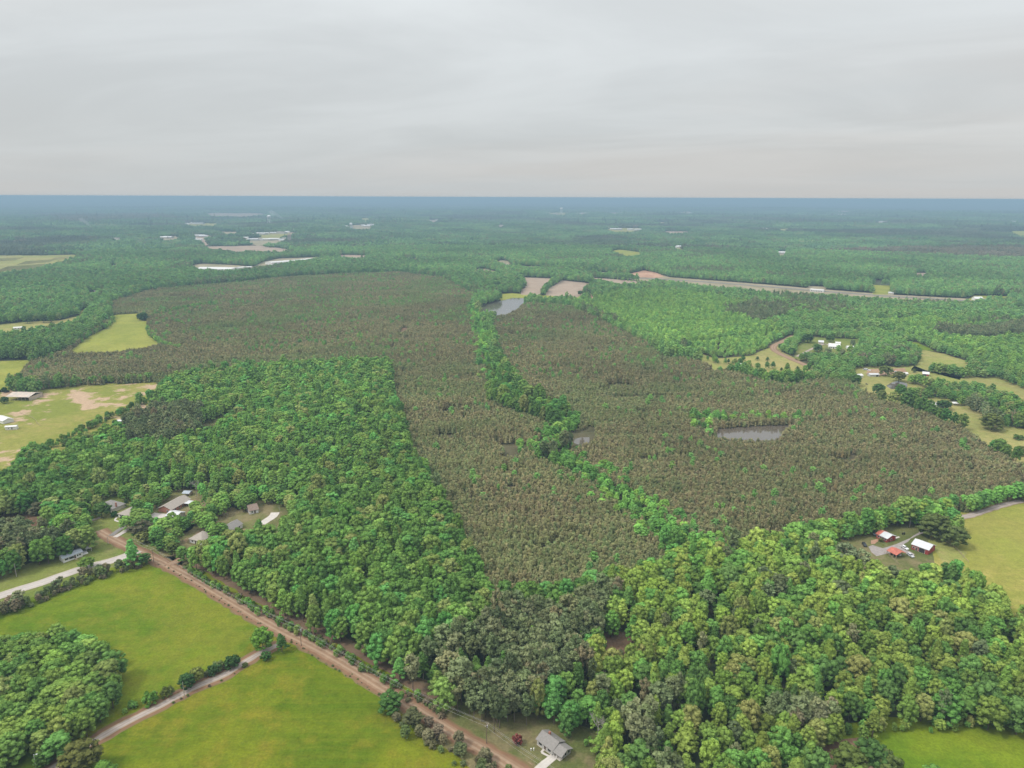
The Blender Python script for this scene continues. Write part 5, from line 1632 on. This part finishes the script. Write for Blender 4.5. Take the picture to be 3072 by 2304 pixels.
house('house', 'grey hip roofed house behind the dark trees of the upper farm', (2424, 1066), (2452, 1064), 12, 2.8, 2.6, WHITE, SHINGLE, hip=True, front=[('window', 0.25, 0.9, 1.2, 1.2), ('door', 0.5, 0.1, 1.1, 2.1)])
house('red_barn', 'small red barn with white roof on the tan pasture', (2768, 1121), (2787, 1123), 9, 3.2, 1.6, REDWALL, WHITEROOF, cat='barn', front=[('opening', 0.35, 0.1, 4, 2.6)])
house('mobile_home', 'long white mobile home on the long tan pasture', (2789, 1213), (2818, 1223), 6, 3.0, 0.9, WHITE, WHITEROOF, cat='mobile home', zpix=1.0, front=[('window', 0.15, 1.2, 1, 1), ('window', 0.4, 1.2, 1.6, 1), ('door', 0.6, 0.3, 1, 2), ('window', 0.85, 1.2, 1, 1)])
shed_open('shed', 'low pale shed roof right of the long mobile home', (2860, 1210), (2879, 1211), 6, 2.4, 0.7, WHITEROOF)
house('shed', 'tiny white shed under the bright conical tree', (2222, 1095), (2239, 1094), 6, 2.0, 1.1, WHITE, WHITEROOF, cat='shed')
house('shed', 'grey shed in the upper farmyard under the round tree', (2610, 1124), (2638, 1124), 6, 2.6, 1.0, GREYSIDE, GALV, cat='shed', front=[('opening', 0.8, 0.1, 3, 2.1)])
house('shed', 'white shed at the corner of the upper farmyard', (2570, 1128), (2590, 1126), 6, 2.6, 1.2, WHITE, WHITEROOF, cat='shed')
house('shed', 'white low shed right of the farmyard tree', (2705, 1120), (2724, 1121), 5, 2.2, 0.8, WHITE, WHITEROOF, cat='shed')
house('shed', 'white roof among the dark trees above the farmyard', (2580, 1056), (2596, 1055), 8, 5.5, 1.2, WHITE, WHITEROOF, cat='shed')
house('house', 'white roof by the corner of the plantation and upper farm road', (2384, 1132), (2394, 1128), 7, 3.2, 1.2, WHITE, WHITEROOF)
# beyond
house('warehouse', 'long white roofed warehouse left of the ploughed field', (584, 806), (690, 808), 55, 8, 2.0, WHITE, WHITEROOF, cat='warehouse', front=[('loading_door', k / 10, 0.2, 4, 4.5) for k in range(1, 10)])
house('warehouse', 'second white warehouse behind the green woods', (815, 788), (900, 782), 40, 8, 1.6, WHITE, WHITEROOF, cat='warehouse', front=[('loading_door', k / 8, 0.2, 4, 4.5) for k in range(1, 8)])
house('warehouse', 'narrow white roof at the end of the second warehouse', (900, 780), (962, 775), 30, 7, 1.2, CREAM, WHITEROOF, cat='warehouse')
house('warehouse', 'low white roof between the two long warehouses', (715, 803), (756, 801), 20, 5, 1.2, CREAM, WHITEROOF, cat='warehouse')
house('building', 'white flat roofed building beside the highway', (2430, 868), (2470, 871), 14, 5.0, 0.8, WHITE, WHITEROOF, cat='building', front=[('window', k / 8, 1.2, 2.4, 1.8) for k in range(1, 8)])
house('building', 'small pale building beside the drive to the far pond', (2665, 878), (2681, 879), 10, 4.0, 1.4, CREAM, GALV, cat='building')
house('farmhouse', 'white farmhouse beyond the end of the highway', (2926, 896), (2950, 896), 12, 4.5, 3.5, WHITE, WHITEROOF, cat='farmhouse', front=[('window', 0.3, 1, 1.6, 1.6), ('door', 0.55, 0.1, 1.4, 2.2), ('window', 0.8, 1, 1.6, 1.6)])
house('garage', 'pinkish garage right of the farmhouse beyond the highway', (2952, 899), (2964, 899), 9, 3, 1.5, CREAM, TANSHINGLE, cat='garage')
house('house', 'pale house in the far woods above the ploughed fields', (1501, 795), (1519, 794), 14, 5, 3.0, CREAM, GALV)
house('house', 'red roofed house in the far woods', (1211, 783), (1230, 783), 14, 4, 3, BRICK, REDROOF)
house('shed', 'small red shed beside the red roofed far house', (1236, 785), (1246, 785), 9, 3, 2, BRICK, REDROOF, cat='shed')
for i in range(7):
    house('storage_unit', ('long white storage unit at the building site by the highway'), (1800 + i * 13.5, 823 + i * 1.15), (1811 + i * 13.5, 824 + i * 1.15), 6, 3.2, 0.5, WHITE, WHITEROOF, cat='storage unit', group='storage units by the highway')

# far-off town and farm roofs: small pale buildings in the haze
mesh_w = {}


def far_building(px, py, L, W_, h, rise, wm_, rm_, label, name='distant_building', group='pale roofs far off in the haze', rz=None):
    x, y = at(px, py)
    o = thing(name, label, 'building', (x, y, float(terr(x, y)) + 1.0), random.uniform(-0.4, 0.4) if rz is None else rz, group)
    k = (L, W_, h, rise)
    if k not in mesh_w:
        mesh_w[k] = (gable_wall(L, W_, h, rise, -L / 2, -W_ / 2).mesh('wall', None), gable_roof(L, W_, h, rise, 0.6, 0.4, -L / 2, -W_ / 2).mesh('roof', None))
        for q in mesh_w[k]:
            q.materials.clear()
            q.materials.append(None)
    for q, m_, nm in zip(mesh_w[k], (wm_, rm_), ('wall', 'roof')):
        c = obj(nm, q, o)
        c.material_slots[0].link = 'OBJECT'
        c.material_slots[0].material = m_
    return o


FARB = [(583, 721, 3), (596, 724, 3), (610, 712, 2), (622, 716, 2), (632, 720, 2), (600, 711, 3), (752, 707, 3), (768, 706, 3), (785, 705, 4), (800, 704, 3), (820, 703, 3), (845, 702, 4), (862, 700, 3), (735, 718, 3), (760, 723, 3), (780, 722, 4),
        (800, 723, 3), (822, 722, 3), (845, 724, 3), (858, 720, 3), (880, 694, 5), (893, 695, 4), (1034, 683, 4), (1046, 685, 4), (1090, 680, 4), (1101, 682, 4), (1118, 679, 6), (1128, 676, 4), (1153, 673, 4), (1180, 671, 4), (1285, 664, 5), (1300, 665, 4),
        (1318, 664, 5), (1335, 664, 4), (1643, 642, 7), (1668, 644, 6), (1735, 643, 9), (1750, 643, 10), (1765, 643, 8), (1822, 687, 5), (1840, 691, 5), (1852, 691, 4), (1890, 692, 5), (1903, 692, 4), (1917, 693, 5), (2035, 746, 3), (2045, 746, 4), (2290, 690, 5),
        (2300, 691, 5), (2388, 648, 6), (2412, 649, 5), (2500, 636, 8), (2540, 646, 7), (2525, 646, 7), (2644, 668, 5), (2656, 668, 4), (3046, 668, 6), (3058, 668, 5), (520, 675, 4), (540, 675, 4), (560, 675, 5), (580, 674, 5), (600, 674, 5),
        (480, 716, 3), (492, 717, 3), (505, 716, 3), (1120, 663, 4), (2738, 699, 3), (2340, 763, 2), (1212, 690, 3), (1565, 683, 3), (1500, 681, 4), (2098, 675, 4), (2150, 674, 4), (330, 721, 3), (350, 721, 3), (1870, 640, 7), (2040, 640, 6), (2070, 641, 6)]
for i, (px, py, k) in enumerate(FARB):
    L_ = (22, 30, 42)[i % 3] * (0.5 + 0.22 * k)
    far_building(px, py, round(L_), round(L_ * 0.5), 5 + k, 3, (WHITE, CREAM, GREYSIDE)[i % 3], (WHITEROOF, WHITEROOF, GALV, TANSHINGLE)[i % 4], 'small pale roof far off in the hazy woods')
far_building(869, 729, 16, 14, 34, 4, TANSHINGLE, BROWNSHINGLE, 'tall brown mill tower standing above the far town', 'mill_tower', 'tall brown tower', 0.2)


def water_tower(px, py, h, r_, label, legs=6):
    x, y = at(px, py)
    o = thing('water_tower', label, 'water tower', (x, y, float(terr(x, y))))
    MB().lathe([(0.05, h * 0.70), (r_ * 0.6, h * 0.72), (r_, h * 0.80), (r_, h * 0.92), (r_ * 0.6, h * 0.98), (0.05, h)], 14).build('tank', TANKW, o)
    for k in range(legs):
        a = k * 2 * math.pi / legs
        MB().tube((r_ * math.cos(a), r_ * math.sin(a), 0), (r_ * 0.8 * math.cos(a), r_ * 0.8 * math.sin(a), h * 0.78), 0.7, 0.7).build('leg', TANKW, o)
    MB().tube((0, 0, 0), (0, 0, h * 0.72), 1.2).build('riser_pipe', TANKW, o)


water_tower(809, 678, 75, 13, 'white water tower above the far left woods')
water_tower(1054, 692, 48, 9, 'white water tower in the middle of the far town')
water_tower(1684, 645, 85, 16, 'small round water tower near the horizon right of centre')

# solar farm: rows of panels
pm = MB().add([(-1.9, 0, 0.8), (1.9, 0, 2.6), (1.9, 62, 2.6), (-1.9, 62, 0.8), (-1.9, 0, 0.7), (1.9, 0, 2.5), (1.9, 62, 2.5), (-1.9, 62, 0.7)],
              [(0, 1, 2, 3), (7, 6, 5, 4), (0, 4, 5, 1), (1, 5, 6, 2), (2, 6, 7, 3), (3, 7, 4, 0)]).mesh('panel', PANELM)
fm_ = MB()
for k in range(0, 62, 10):
    fm_.box(-0.12, 0.12, k - 0.1, k + 0.1, 0, 1.6)
fm_ = fm_.mesh('support', STEEL)
for bi, (xa, ya, xb, yb, n_, ln) in enumerate([(-20, 818, 128, 806, 17, 1.9), (52, 796, 142, 789, 10, 1.5), (150, 782, 214, 778, 8, 1.3), (-40, 788, 40, 783, 8, 1.5)]):
    for k in range(n_):
        f_ = k / (n_ - 1)
        x, y = at(xa + (xb - xa) * f_, ya + (yb - ya) * f_)
        o = thing('solar_panel_row', ('row of solar panels in the front block of the solar farm', 'row of solar panels in the dark middle block', 'row of solar panels in the back block near the corner', 'row of solar panels at the back left edge')[bi], 'solar panels', (x, y, 0.4), R(23), 'solar rows block ' + 'front middle back edge'.split()[bi])
        o.scale = (0.95, ln * 1.5, 0.9)
        obj('panel', pm, o)
        obj('support', fm_, o)


# ------------------------------------------------------------------ vehicles
def car(px, py, qx, qy, paint, label, name='parked_car', cat='car', L=4.8, W_=1.85, van=False):
    """pixels of its tail and of a point ahead of it"""
    a, b = at(px, py), at(qx, qy)
    rz = math.atan2(b[1] - a[1], b[0] - a[0])
    o = thing(name, label, cat, (a[0], a[1], 0.16), rz)
    w = W_ / 2
    hi = 1.95 if van else 1.45
    prof = [(-L / 2, 0.35), (L / 2, 0.35), (L / 2, 0.75), (L / 2 - 0.3, 0.88), (L * 0.22, 0.95), (-L / 2 + 0.1, 1.0), (-L / 2, 0.8)]
    m_ = MB()
    n = len(prof)
    v = [(x_, -w, z_) for x_, z_ in prof] + [(x_, w, z_) for x_, z_ in prof]
    m_.add(v, [tuple(range(n)), tuple(range(n, 2 * n))[::-1]] + [(i, n + i, n + (i + 1) % n, (i + 1) % n) for i in range(n)]).build('body', paint, o)
    x0, x1 = -L * 0.44, L * 0.20
    cv = [(x0, -w * .93, .94), (x1, -w * .93, .94), (x1, w * .93, .94), (x0, w * .93, .94), (x0 + .35, -w * .78, hi), (x1 - .75, -w * .78, hi), (x1 - .75, w * .78, hi), (x0 + .35, w * .78, hi)]
    MB().add(cv, [(0, 1, 5, 4), (1, 2, 6, 5), (2, 3, 7, 6), (3, 0, 4, 7), (4, 5, 6, 7)]).build('windows', GLASS, o)
    rv = [(x0 + .33, -w * .8, hi - .02), (x1 - .73, -w * .8, hi - .02), (x1 - .73, w * .8, hi - .02), (x0 + .33, w * .8, hi - .02)]
    MB().add(rv + [(p[0], p[1], hi + .05) for p in rv], [(4, 5, 6, 7), (0, 1, 5, 4), (1, 2, 6, 5), (2, 3, 7, 6), (3, 0, 4, 7)]).build('roof', paint, o)
    for sx in (-L * 0.31, L * 0.31):
        for sy in (-w + .02, w - .02):
            MB().tube((sx, sy - .1, .33), (sx, sy + .1, .33), .33, .33, 10).build('wheel', TYRE, o)
    return o


CARW = pmat('white_car_paint', (0.78, 0.78, 0.78), 0.3, 0.03, spec=0.5)
CARB = pmat('black_car_paint', (0.03, 0.03, 0.035), 0.3, 0.03, spec=0.5)
CARS = pmat('silver_car_paint', (0.50, 0.51, 0.52), 0.35, 0.03, spec=0.5)
car(2714, 1646, 2724, 1652, CARW, 'white car parked on gravel between red carport and red barn')
car(2593, 1637, 2598, 1644, CARB, 'black car parked at the end of the gravel yard')
car(2731, 1669, 2737, 1673, CARS, 'silver car half under the trees by the red barn')
car(345, 1531, 350, 1527, CARB, 'black car in the carport between the two houses')
car(380, 1572, 391, 1567, CARW, 'long white van parked on the grey driveway', 'parked_van', 'van', 5.6, 2.0, True)
car(2600, 1111, 2608, 1112, CARW, 'white camper parked above the upper farmyard', 'camper', 'camper', 9.0, 2.6, True)
car(2676, 1116, 2684, 1116, CARS, 'silver truck parked in the upper farmyard', 'parked_truck', 'truck', 6.0, 2.1)
car(2688, 1117, 2694, 1116, CARW, 'white car parked behind the upper farmyard tree')
car(2555, 1045, 2560, 1047, CARB, 'dark car beside the low white roofed shed')
car(28, 1283, 34, 1281, CARS, 'silver car behind the white box trailer')


# ------------------------------------------------------------------ poles and wires
def pole(px, py, h, label, rz=0.0, arm=True, can=False, lamp=False, mat=None):
    x, y = at(px, py)
    o = thing('utility_pole' if not lamp else 'lamp_post', label, 'utility pole' if not lamp else 'lamp post', (x, y, 0), rz)
    MB().tube((0, 0, -0.3), (0, 0, h), 0.17, 0.11, 8).build('shaft', mat or POLE, o)
    if arm:
        MB().box(-1.2, 1.2, -0.16, -0.05, h - 0.75, h - 0.6).build('crossarm', WOOD, o)
        for k in (-1.05, 0, 1.05):
            MB().lathe([(0.02, h - 0.6 if k else h), (0.08, h - 0.5 if k else h + 0.1), (0.06, h - 0.38 if k else h + 0.2), (0.01, h - 0.33 if k else h + 0.25)], 8, (k, -0.1 if k else 0)).build('insulator', TRIM, o)
    if can:
        MB().lathe([(0.02, h - 2.1), (0.3, h - 2.1), (0.3, h - 1.2), (0.05, h - 1.1)], 10, (0.45, 0)).build('transformer', STEEL, o)
    if lamp:
        MB().tube((0, 0, h - 0.3), (0.9, 0, h), 0.06, 0.05).build('arm', STEEL, o)
        MB().lathe([(0.02, h + .12), (0.28, h - .05), (0.22, h - .22), (0.02, h - .25)], 10, (1.0, 0)).build('lamp_head', TANKW, o)
    return Vector((x, y, h))


dr = MAIN[8][0] - MAIN[6][0], MAIN[8][1] - MAIN[6][1]
rzp = math.atan2(dr[1], dr[0]) + math.pi / 2
p1 = pole(404, 1660, 9.5, 'wooden utility pole at the junction of dirt and side road', rzp)
p2 = pole(462, 1689, 9.5, 'wooden utility pole beside the pasture corner shrubs', rzp)
p3 = pole(904, 1938, 10.0, 'wooden utility pole standing on the dirt road edge beside the lower pasture', rzp, can=True)
p4 = pole(1460, 2231, 9.5, 'wooden utility pole with transformer near the small grey house', rzp, can=True)
x, y = at(1760, 2430)
p5 = Vector((x, y, 9.5))
pole(1760, 2430, 9.5, 'wooden utility pole below the small grey house, beyond the bottom edge', rzp)
pl = pole(554, 2094, 8.0, 'thin pale utility pole beside the lane', rzp, arm=False, mat=PALEBARK)
pole(110, 2310, 7.0, 'grey lamp post below the grove at the bottom edge', 0.3, arm=False, lamp=True, mat=STEEL)
pole(2728, 1584, 7.5, 'white yard lamp post behind the red house', 2.5, arm=False, lamp=True, mat=PALEBARK)
pole(840, 1550, 8.5, 'white pole beside the pale driveway in the woods', 0, arm=False, mat=PALEBARK)
pole(675, 1553, 8.0, 'pole behind the grey gabled house', 0, arm=False)
pole(50, 1731, 8.5, 'pale utility pole beside the side road at the left', 0.5, arm=False, mat=PALEBARK)
pole(325, 1632, 5.0, 'thin pole on the corner lawn near the roadside pines', 0.5, arm=False, mat=PALEBARK)


def span(a, b, sag, label, offs):
    o = thing('power_line', label, 'power line', (a.x, a.y, 0))
    d_ = Vector((math.cos(rzp), math.sin(rzp), 0))
    for off, dz in offs:
        m_ = MB()
        prev = None
        for k in range(17):
            f_ = k / 16
            q = a.lerp(b, f_) + d_ * off - Vector((a.x, a.y, 0))
            q.z += dz - sag * 4 * f_ * (1 - f_)
            if prev is not None:
                m_.tube(prev, q, 0.018, 0.018, 4)
            prev = q
        m_.build('wire', WIRE, o)


OFF = [(-1.05, -0.35), (1.05, -0.35), (0, 0.22)]
span(p1, p2, 0.4, 'wires between the two poles at the road junction', OFF)
span(p2, p3, 3.0, 'wires along the dirt road beside the upper pasture', OFF)
span(p3, p4, 3.0, 'wires along the dirt road beside the lower pasture', OFF)
span(p4, p5, 1.6, 'wires crossing the lawn of the small grey house', OFF)


# ------------------------------------------------------------------ small things
def dead_tree(px, py, h, label, seed):
    x, y = at(px, py)
    o = thing('dead_tree', label, 'dead tree', (x, y, 0))
    r_ = random.Random(seed)
    MB().tube((0, 0, -.3), (0.2, 0.1, h * 0.6), 0.25, 0.14).build('trunk', PALEBARK, o)
    m_ = MB()

    def grow(p, d, L_, rad, lv):
        q = p + d * L_
        m_.tube(p, q, rad, rad * 0.6, 5)
        if lv:
            for _ in range(3):
                e = (d + Vector((r_.uniform(-.8, .8), r_.uniform(-.8, .8), r_.uniform(-.1, .6)))).normalized()
                grow(p.lerp(q, r_.uniform(.5, 1)), e, L_ * r_.uniform(.55, .8), rad * 0.6, lv - 1)
    for k in range(5):
        a = k * 1.3
        grow(Vector((0.15, 0.1, h * (.42 + .04 * k))), Vector((math.cos(a) * .7, math.sin(a) * .7, .8)).normalized(), h * .2, 0.12, 3)
    m_.build('crown', PALEBARK, o)


dead_tree(1792, 2232, 15, 'bare pale dead tree standing in the woods beside the small grey house', 3)
dead_tree(590, 1488, 14, 'bare grey tree behind the long brick house', 5)
dead_tree(1820, 2100, 14, 'thin leafless tree in the woods above the small grey house', 8)
x, y = at(1600, 2250)
for i, (px, py) in enumerate([(1593, 2252), (1601, 2251)]):
    x, y = at(px, py)
    o = thing('utility_pedestal', 'white utility pedestal on the lawn, %s of the pair' % ('left' if i == 0 else 'right'), 'pedestal', (x, y, 0.07))
    MB().box(-.18, .18, -.18, .18, 0, 0.9).build('cabinet', TRIM, o)
    MB().box(-.22, .22, -.22, .22, 0.9, 0.98).build('lid', TRIM, o)
x, y = at(2548, 1620)
o = thing('swing_frame', 'wooden swing frame at the edge of the red farm lawn', 'swing', (x, y, 0.06), 0.4)
for sx in (-1.5, 1.5):
    for sy in (-1, 1):
        MB().tube((sx, sy, 0), (sx, 0, 2.3), .09).build('leg', WOOD, o)
MB().tube((-1.7, 0, 2.3), (1.7, 0, 2.3), .09).build('beam', WOOD, o)
x, y = at(2710, 1604)
o = thing('barbecue_smoker', 'black barrel smoker on the lawn behind the red house', 'smoker', (x, y, 0.06), 0.3)
MB().tube((-1.0, 0, 1.0), (1.0, 0, 1.0), .45, .45, 12).build('barrel', CARB, o)
for sx in (-.8, .8):
    MB().box(sx - .06, sx + .06, -.35, .35, 0, .7).build('leg', CARB, o)
MB().tube((.7, 0, 1.3), (.7, 0, 2.1), .1).build('chimney', CARB, o)
x, y = at(2628, 1606)
o = thing('trampoline', 'pale blue trampoline beside the end of the red house', 'trampoline', (x, y, 0.06))
MB().lathe([(0.01, .9), (1.9, .9), (2.0, .82), (0.01, .82)], 16).build('mat', BLUEGREY, o)
for k in range(6):
    a = k * math.pi / 3
    MB().tube((1.85 * math.cos(a), 1.85 * math.sin(a), 0), (1.85 * math.cos(a), 1.85 * math.sin(a), .85), .05).build('leg', STEEL, o)


def fence(pts, h, label, sp=3.0, mat=WOOD, rails=2):
    ln = spline(P(pts), sp)
    a = ln[0]
    o = thing('fence', label, 'fence', (a[0], a[1], 0.05))
    pm_ = MB().box(-.07, .07, -.07, .07, -.2, h).mesh('post', mat)
    for i, p in enumerate(ln):
        q = obj('post', pm_, o)
        q.location = (p[0] - a[0], p[1] - a[1], 0)
    for k in range(rails):
        z = h * (k + 1) / (rails + .3)
        for p, q in zip(ln[:-1], ln[1:]):
            MB().tube((p[0] - a[0], p[1] - a[1], z), (q[0] - a[0], q[1] - a[1], z), .05, .05, 4).build('rail', mat, o)


fence([(2652, 1660), (2668, 1668), (2680, 1680), (2694, 1694)], 1.3, 'pale plank fence running from the gravel yard into the trees')
fence([(2818, 1615), (2840, 1628), (2870, 1650), (2890, 1672), (2905, 1688)], 1.2, 'pale rail fence along the edge of the hay field')
fence([(60, 1240), (100, 1256), (112, 1272), (122, 1278)], 1.3, 'pale rail fence on the bare pasture', 5.0)
for i, (px, py) in enumerate([(2518, 1136), (2690, 1219), (2768, 1214), (2778, 1222), (2600, 1155), (2598, 1153)]):
    x, y = at(px, py)
    o = thing('cow', ('dark cow standing on the pasture near the farm pond' if px < 2620 else 'dark cow grazing below the long mobile home'), 'cow', (x, y, 0.1), random.uniform(0, 6), 'cows on the upper pastures')
    bm = bmesh.new()
    prof = [(-1.05, .95, .26), (-.7, 1.0, .40), (0, .98, .44), (.6, 1.02, .40), (.95, 1.15, .26), (1.3, 1.2, .17), (1.6, 1.0, .12)]
    rings = []
    for x_, z_, r_ in prof:
        rings.append([bm.verts.new((x_, r_ * .8 * math.cos(k * math.pi / 4), z_ + r_ * math.sin(k * math.pi / 4))) for k in range(8)])
    for a_, b_ in zip(rings[:-1], rings[1:]):
        for k in range(8):
            bm.faces.new((a_[k], a_[(k + 1) % 8], b_[(k + 1) % 8], b_[k]))
    bm.faces.new(rings[0][::-1])
    bm.faces.new(rings[-1])
    for sx in (-.8, .7):
        for sy in (-.22, .22):
            r0 = [bm.verts.new((sx + .12 * math.cos(k * math.pi / 2), sy + .12 * math.sin(k * math.pi / 2), .85)) for k in range(4)]
            r1 = [bm.verts.new((sx + .06 * math.cos(k * math.pi / 2), sy + .06 * math.sin(k * math.pi / 2), 0)) for k in range(4)]
            for k in range(4):
                bm.faces.new((r0[k], r1[k], r1[(k + 1) % 4], r0[(k + 1) % 4]))
    m_ = bpy.data.meshes.new('body')
    bm.to_mesh(m_)
    bm.free()
    m_.materials.append(CARB)
    obj('body', m_, o)

# ------------------------------------------------------------------ smoke of two far fires, and the air
def volume_mat(name, col, dens, aniso=0.0):
    m_ = bpy.data.materials.new(name)
    m_.use_nodes = True
    t_ = m_.node_tree
    t_.nodes.clear()
    pv = nd(t_, 'ShaderNodeVolumePrincipled')
    pv.inputs['Color'].default_value = (*col, 1)
    pv.inputs['Density'].default_value = dens
    pv.inputs['Anisotropy'].default_value = aniso
    t_.links.new(pv.outputs[0], nd(t_, 'ShaderNodeOutputMaterial').inputs['Volume'])
    return m_


SMOKE = volume_mat('smoke', (0.97, 0.98, 1.0), 0.012)
for px_, py_, h_, w_, dx_, lb_ in ((279, 692, 62, 10, -75, 'thin white smoke rising from a fire in the far left woods'), (852, 664, 75, 16, -130, 'white smoke drifting beside the far water tower')):
    x, y = at(px_, py_)
    m_ = MB()
    r_ = random.Random(px_)
    prev = None
    prof = []
    for k in range(9):
        f_ = k / 8
        rad_ = w_ * (0.35 + 1.3 * f_) * (1 if 0 < k < 8 else 0.15) * r_.uniform(0.75, 1.2)
        prof.append((Vector((dx_ * f_ ** 1.3, r_.uniform(-6, 6) * f_, 8 + h_ * f_ ** 0.8)), rad_))
    n_ = 10
    v_, f2 = [], []
    for c_, rad_ in prof:
        v_ += [(c_.x + rad_ * 0.4 * math.sin(k * 2 * math.pi / n_), c_.y + rad_ * math.cos(k * 2 * math.pi / n_), c_.z + rad_ * 0.9 * math.sin(k * 2 * math.pi / n_)) for k in range(n_)]
    for i in range(len(prof) - 1):
        f2 += [(i * n_ + k, i * n_ + (k + 1) % n_, (i + 1) * n_ + (k + 1) % n_, (i + 1) * n_ + k) for k in range(n_)]
    f2 += [tuple(range(n_))[::-1], tuple(range((len(prof) - 1) * n_, len(prof) * n_))]
    o = m_.add(v_, f2).build('smoke', SMOKE)
    bm = bmesh.new()
    bm.from_mesh(o.data)
    bmesh.ops.recalc_face_normals(bm, faces=bm.faces)
    bm.to_mesh(o.data)
    bm.free()
    o.location = (x, y, float(terr(x, y)))
    tag(o, lb_, 'smoke', None, 'stuff')
HAZE_COL, HAZE_DENS = (0.375, 0.55, 0.695), 0.00016
hz = MB().box(-100000, 100000, -100000, 100000, -45, 211.5).build('haze', volume_mat('air', HAZE_COL, HAZE_DENS))
tag(hz, 'thin blue haze over the whole plain', 'haze', None, 'stuff')
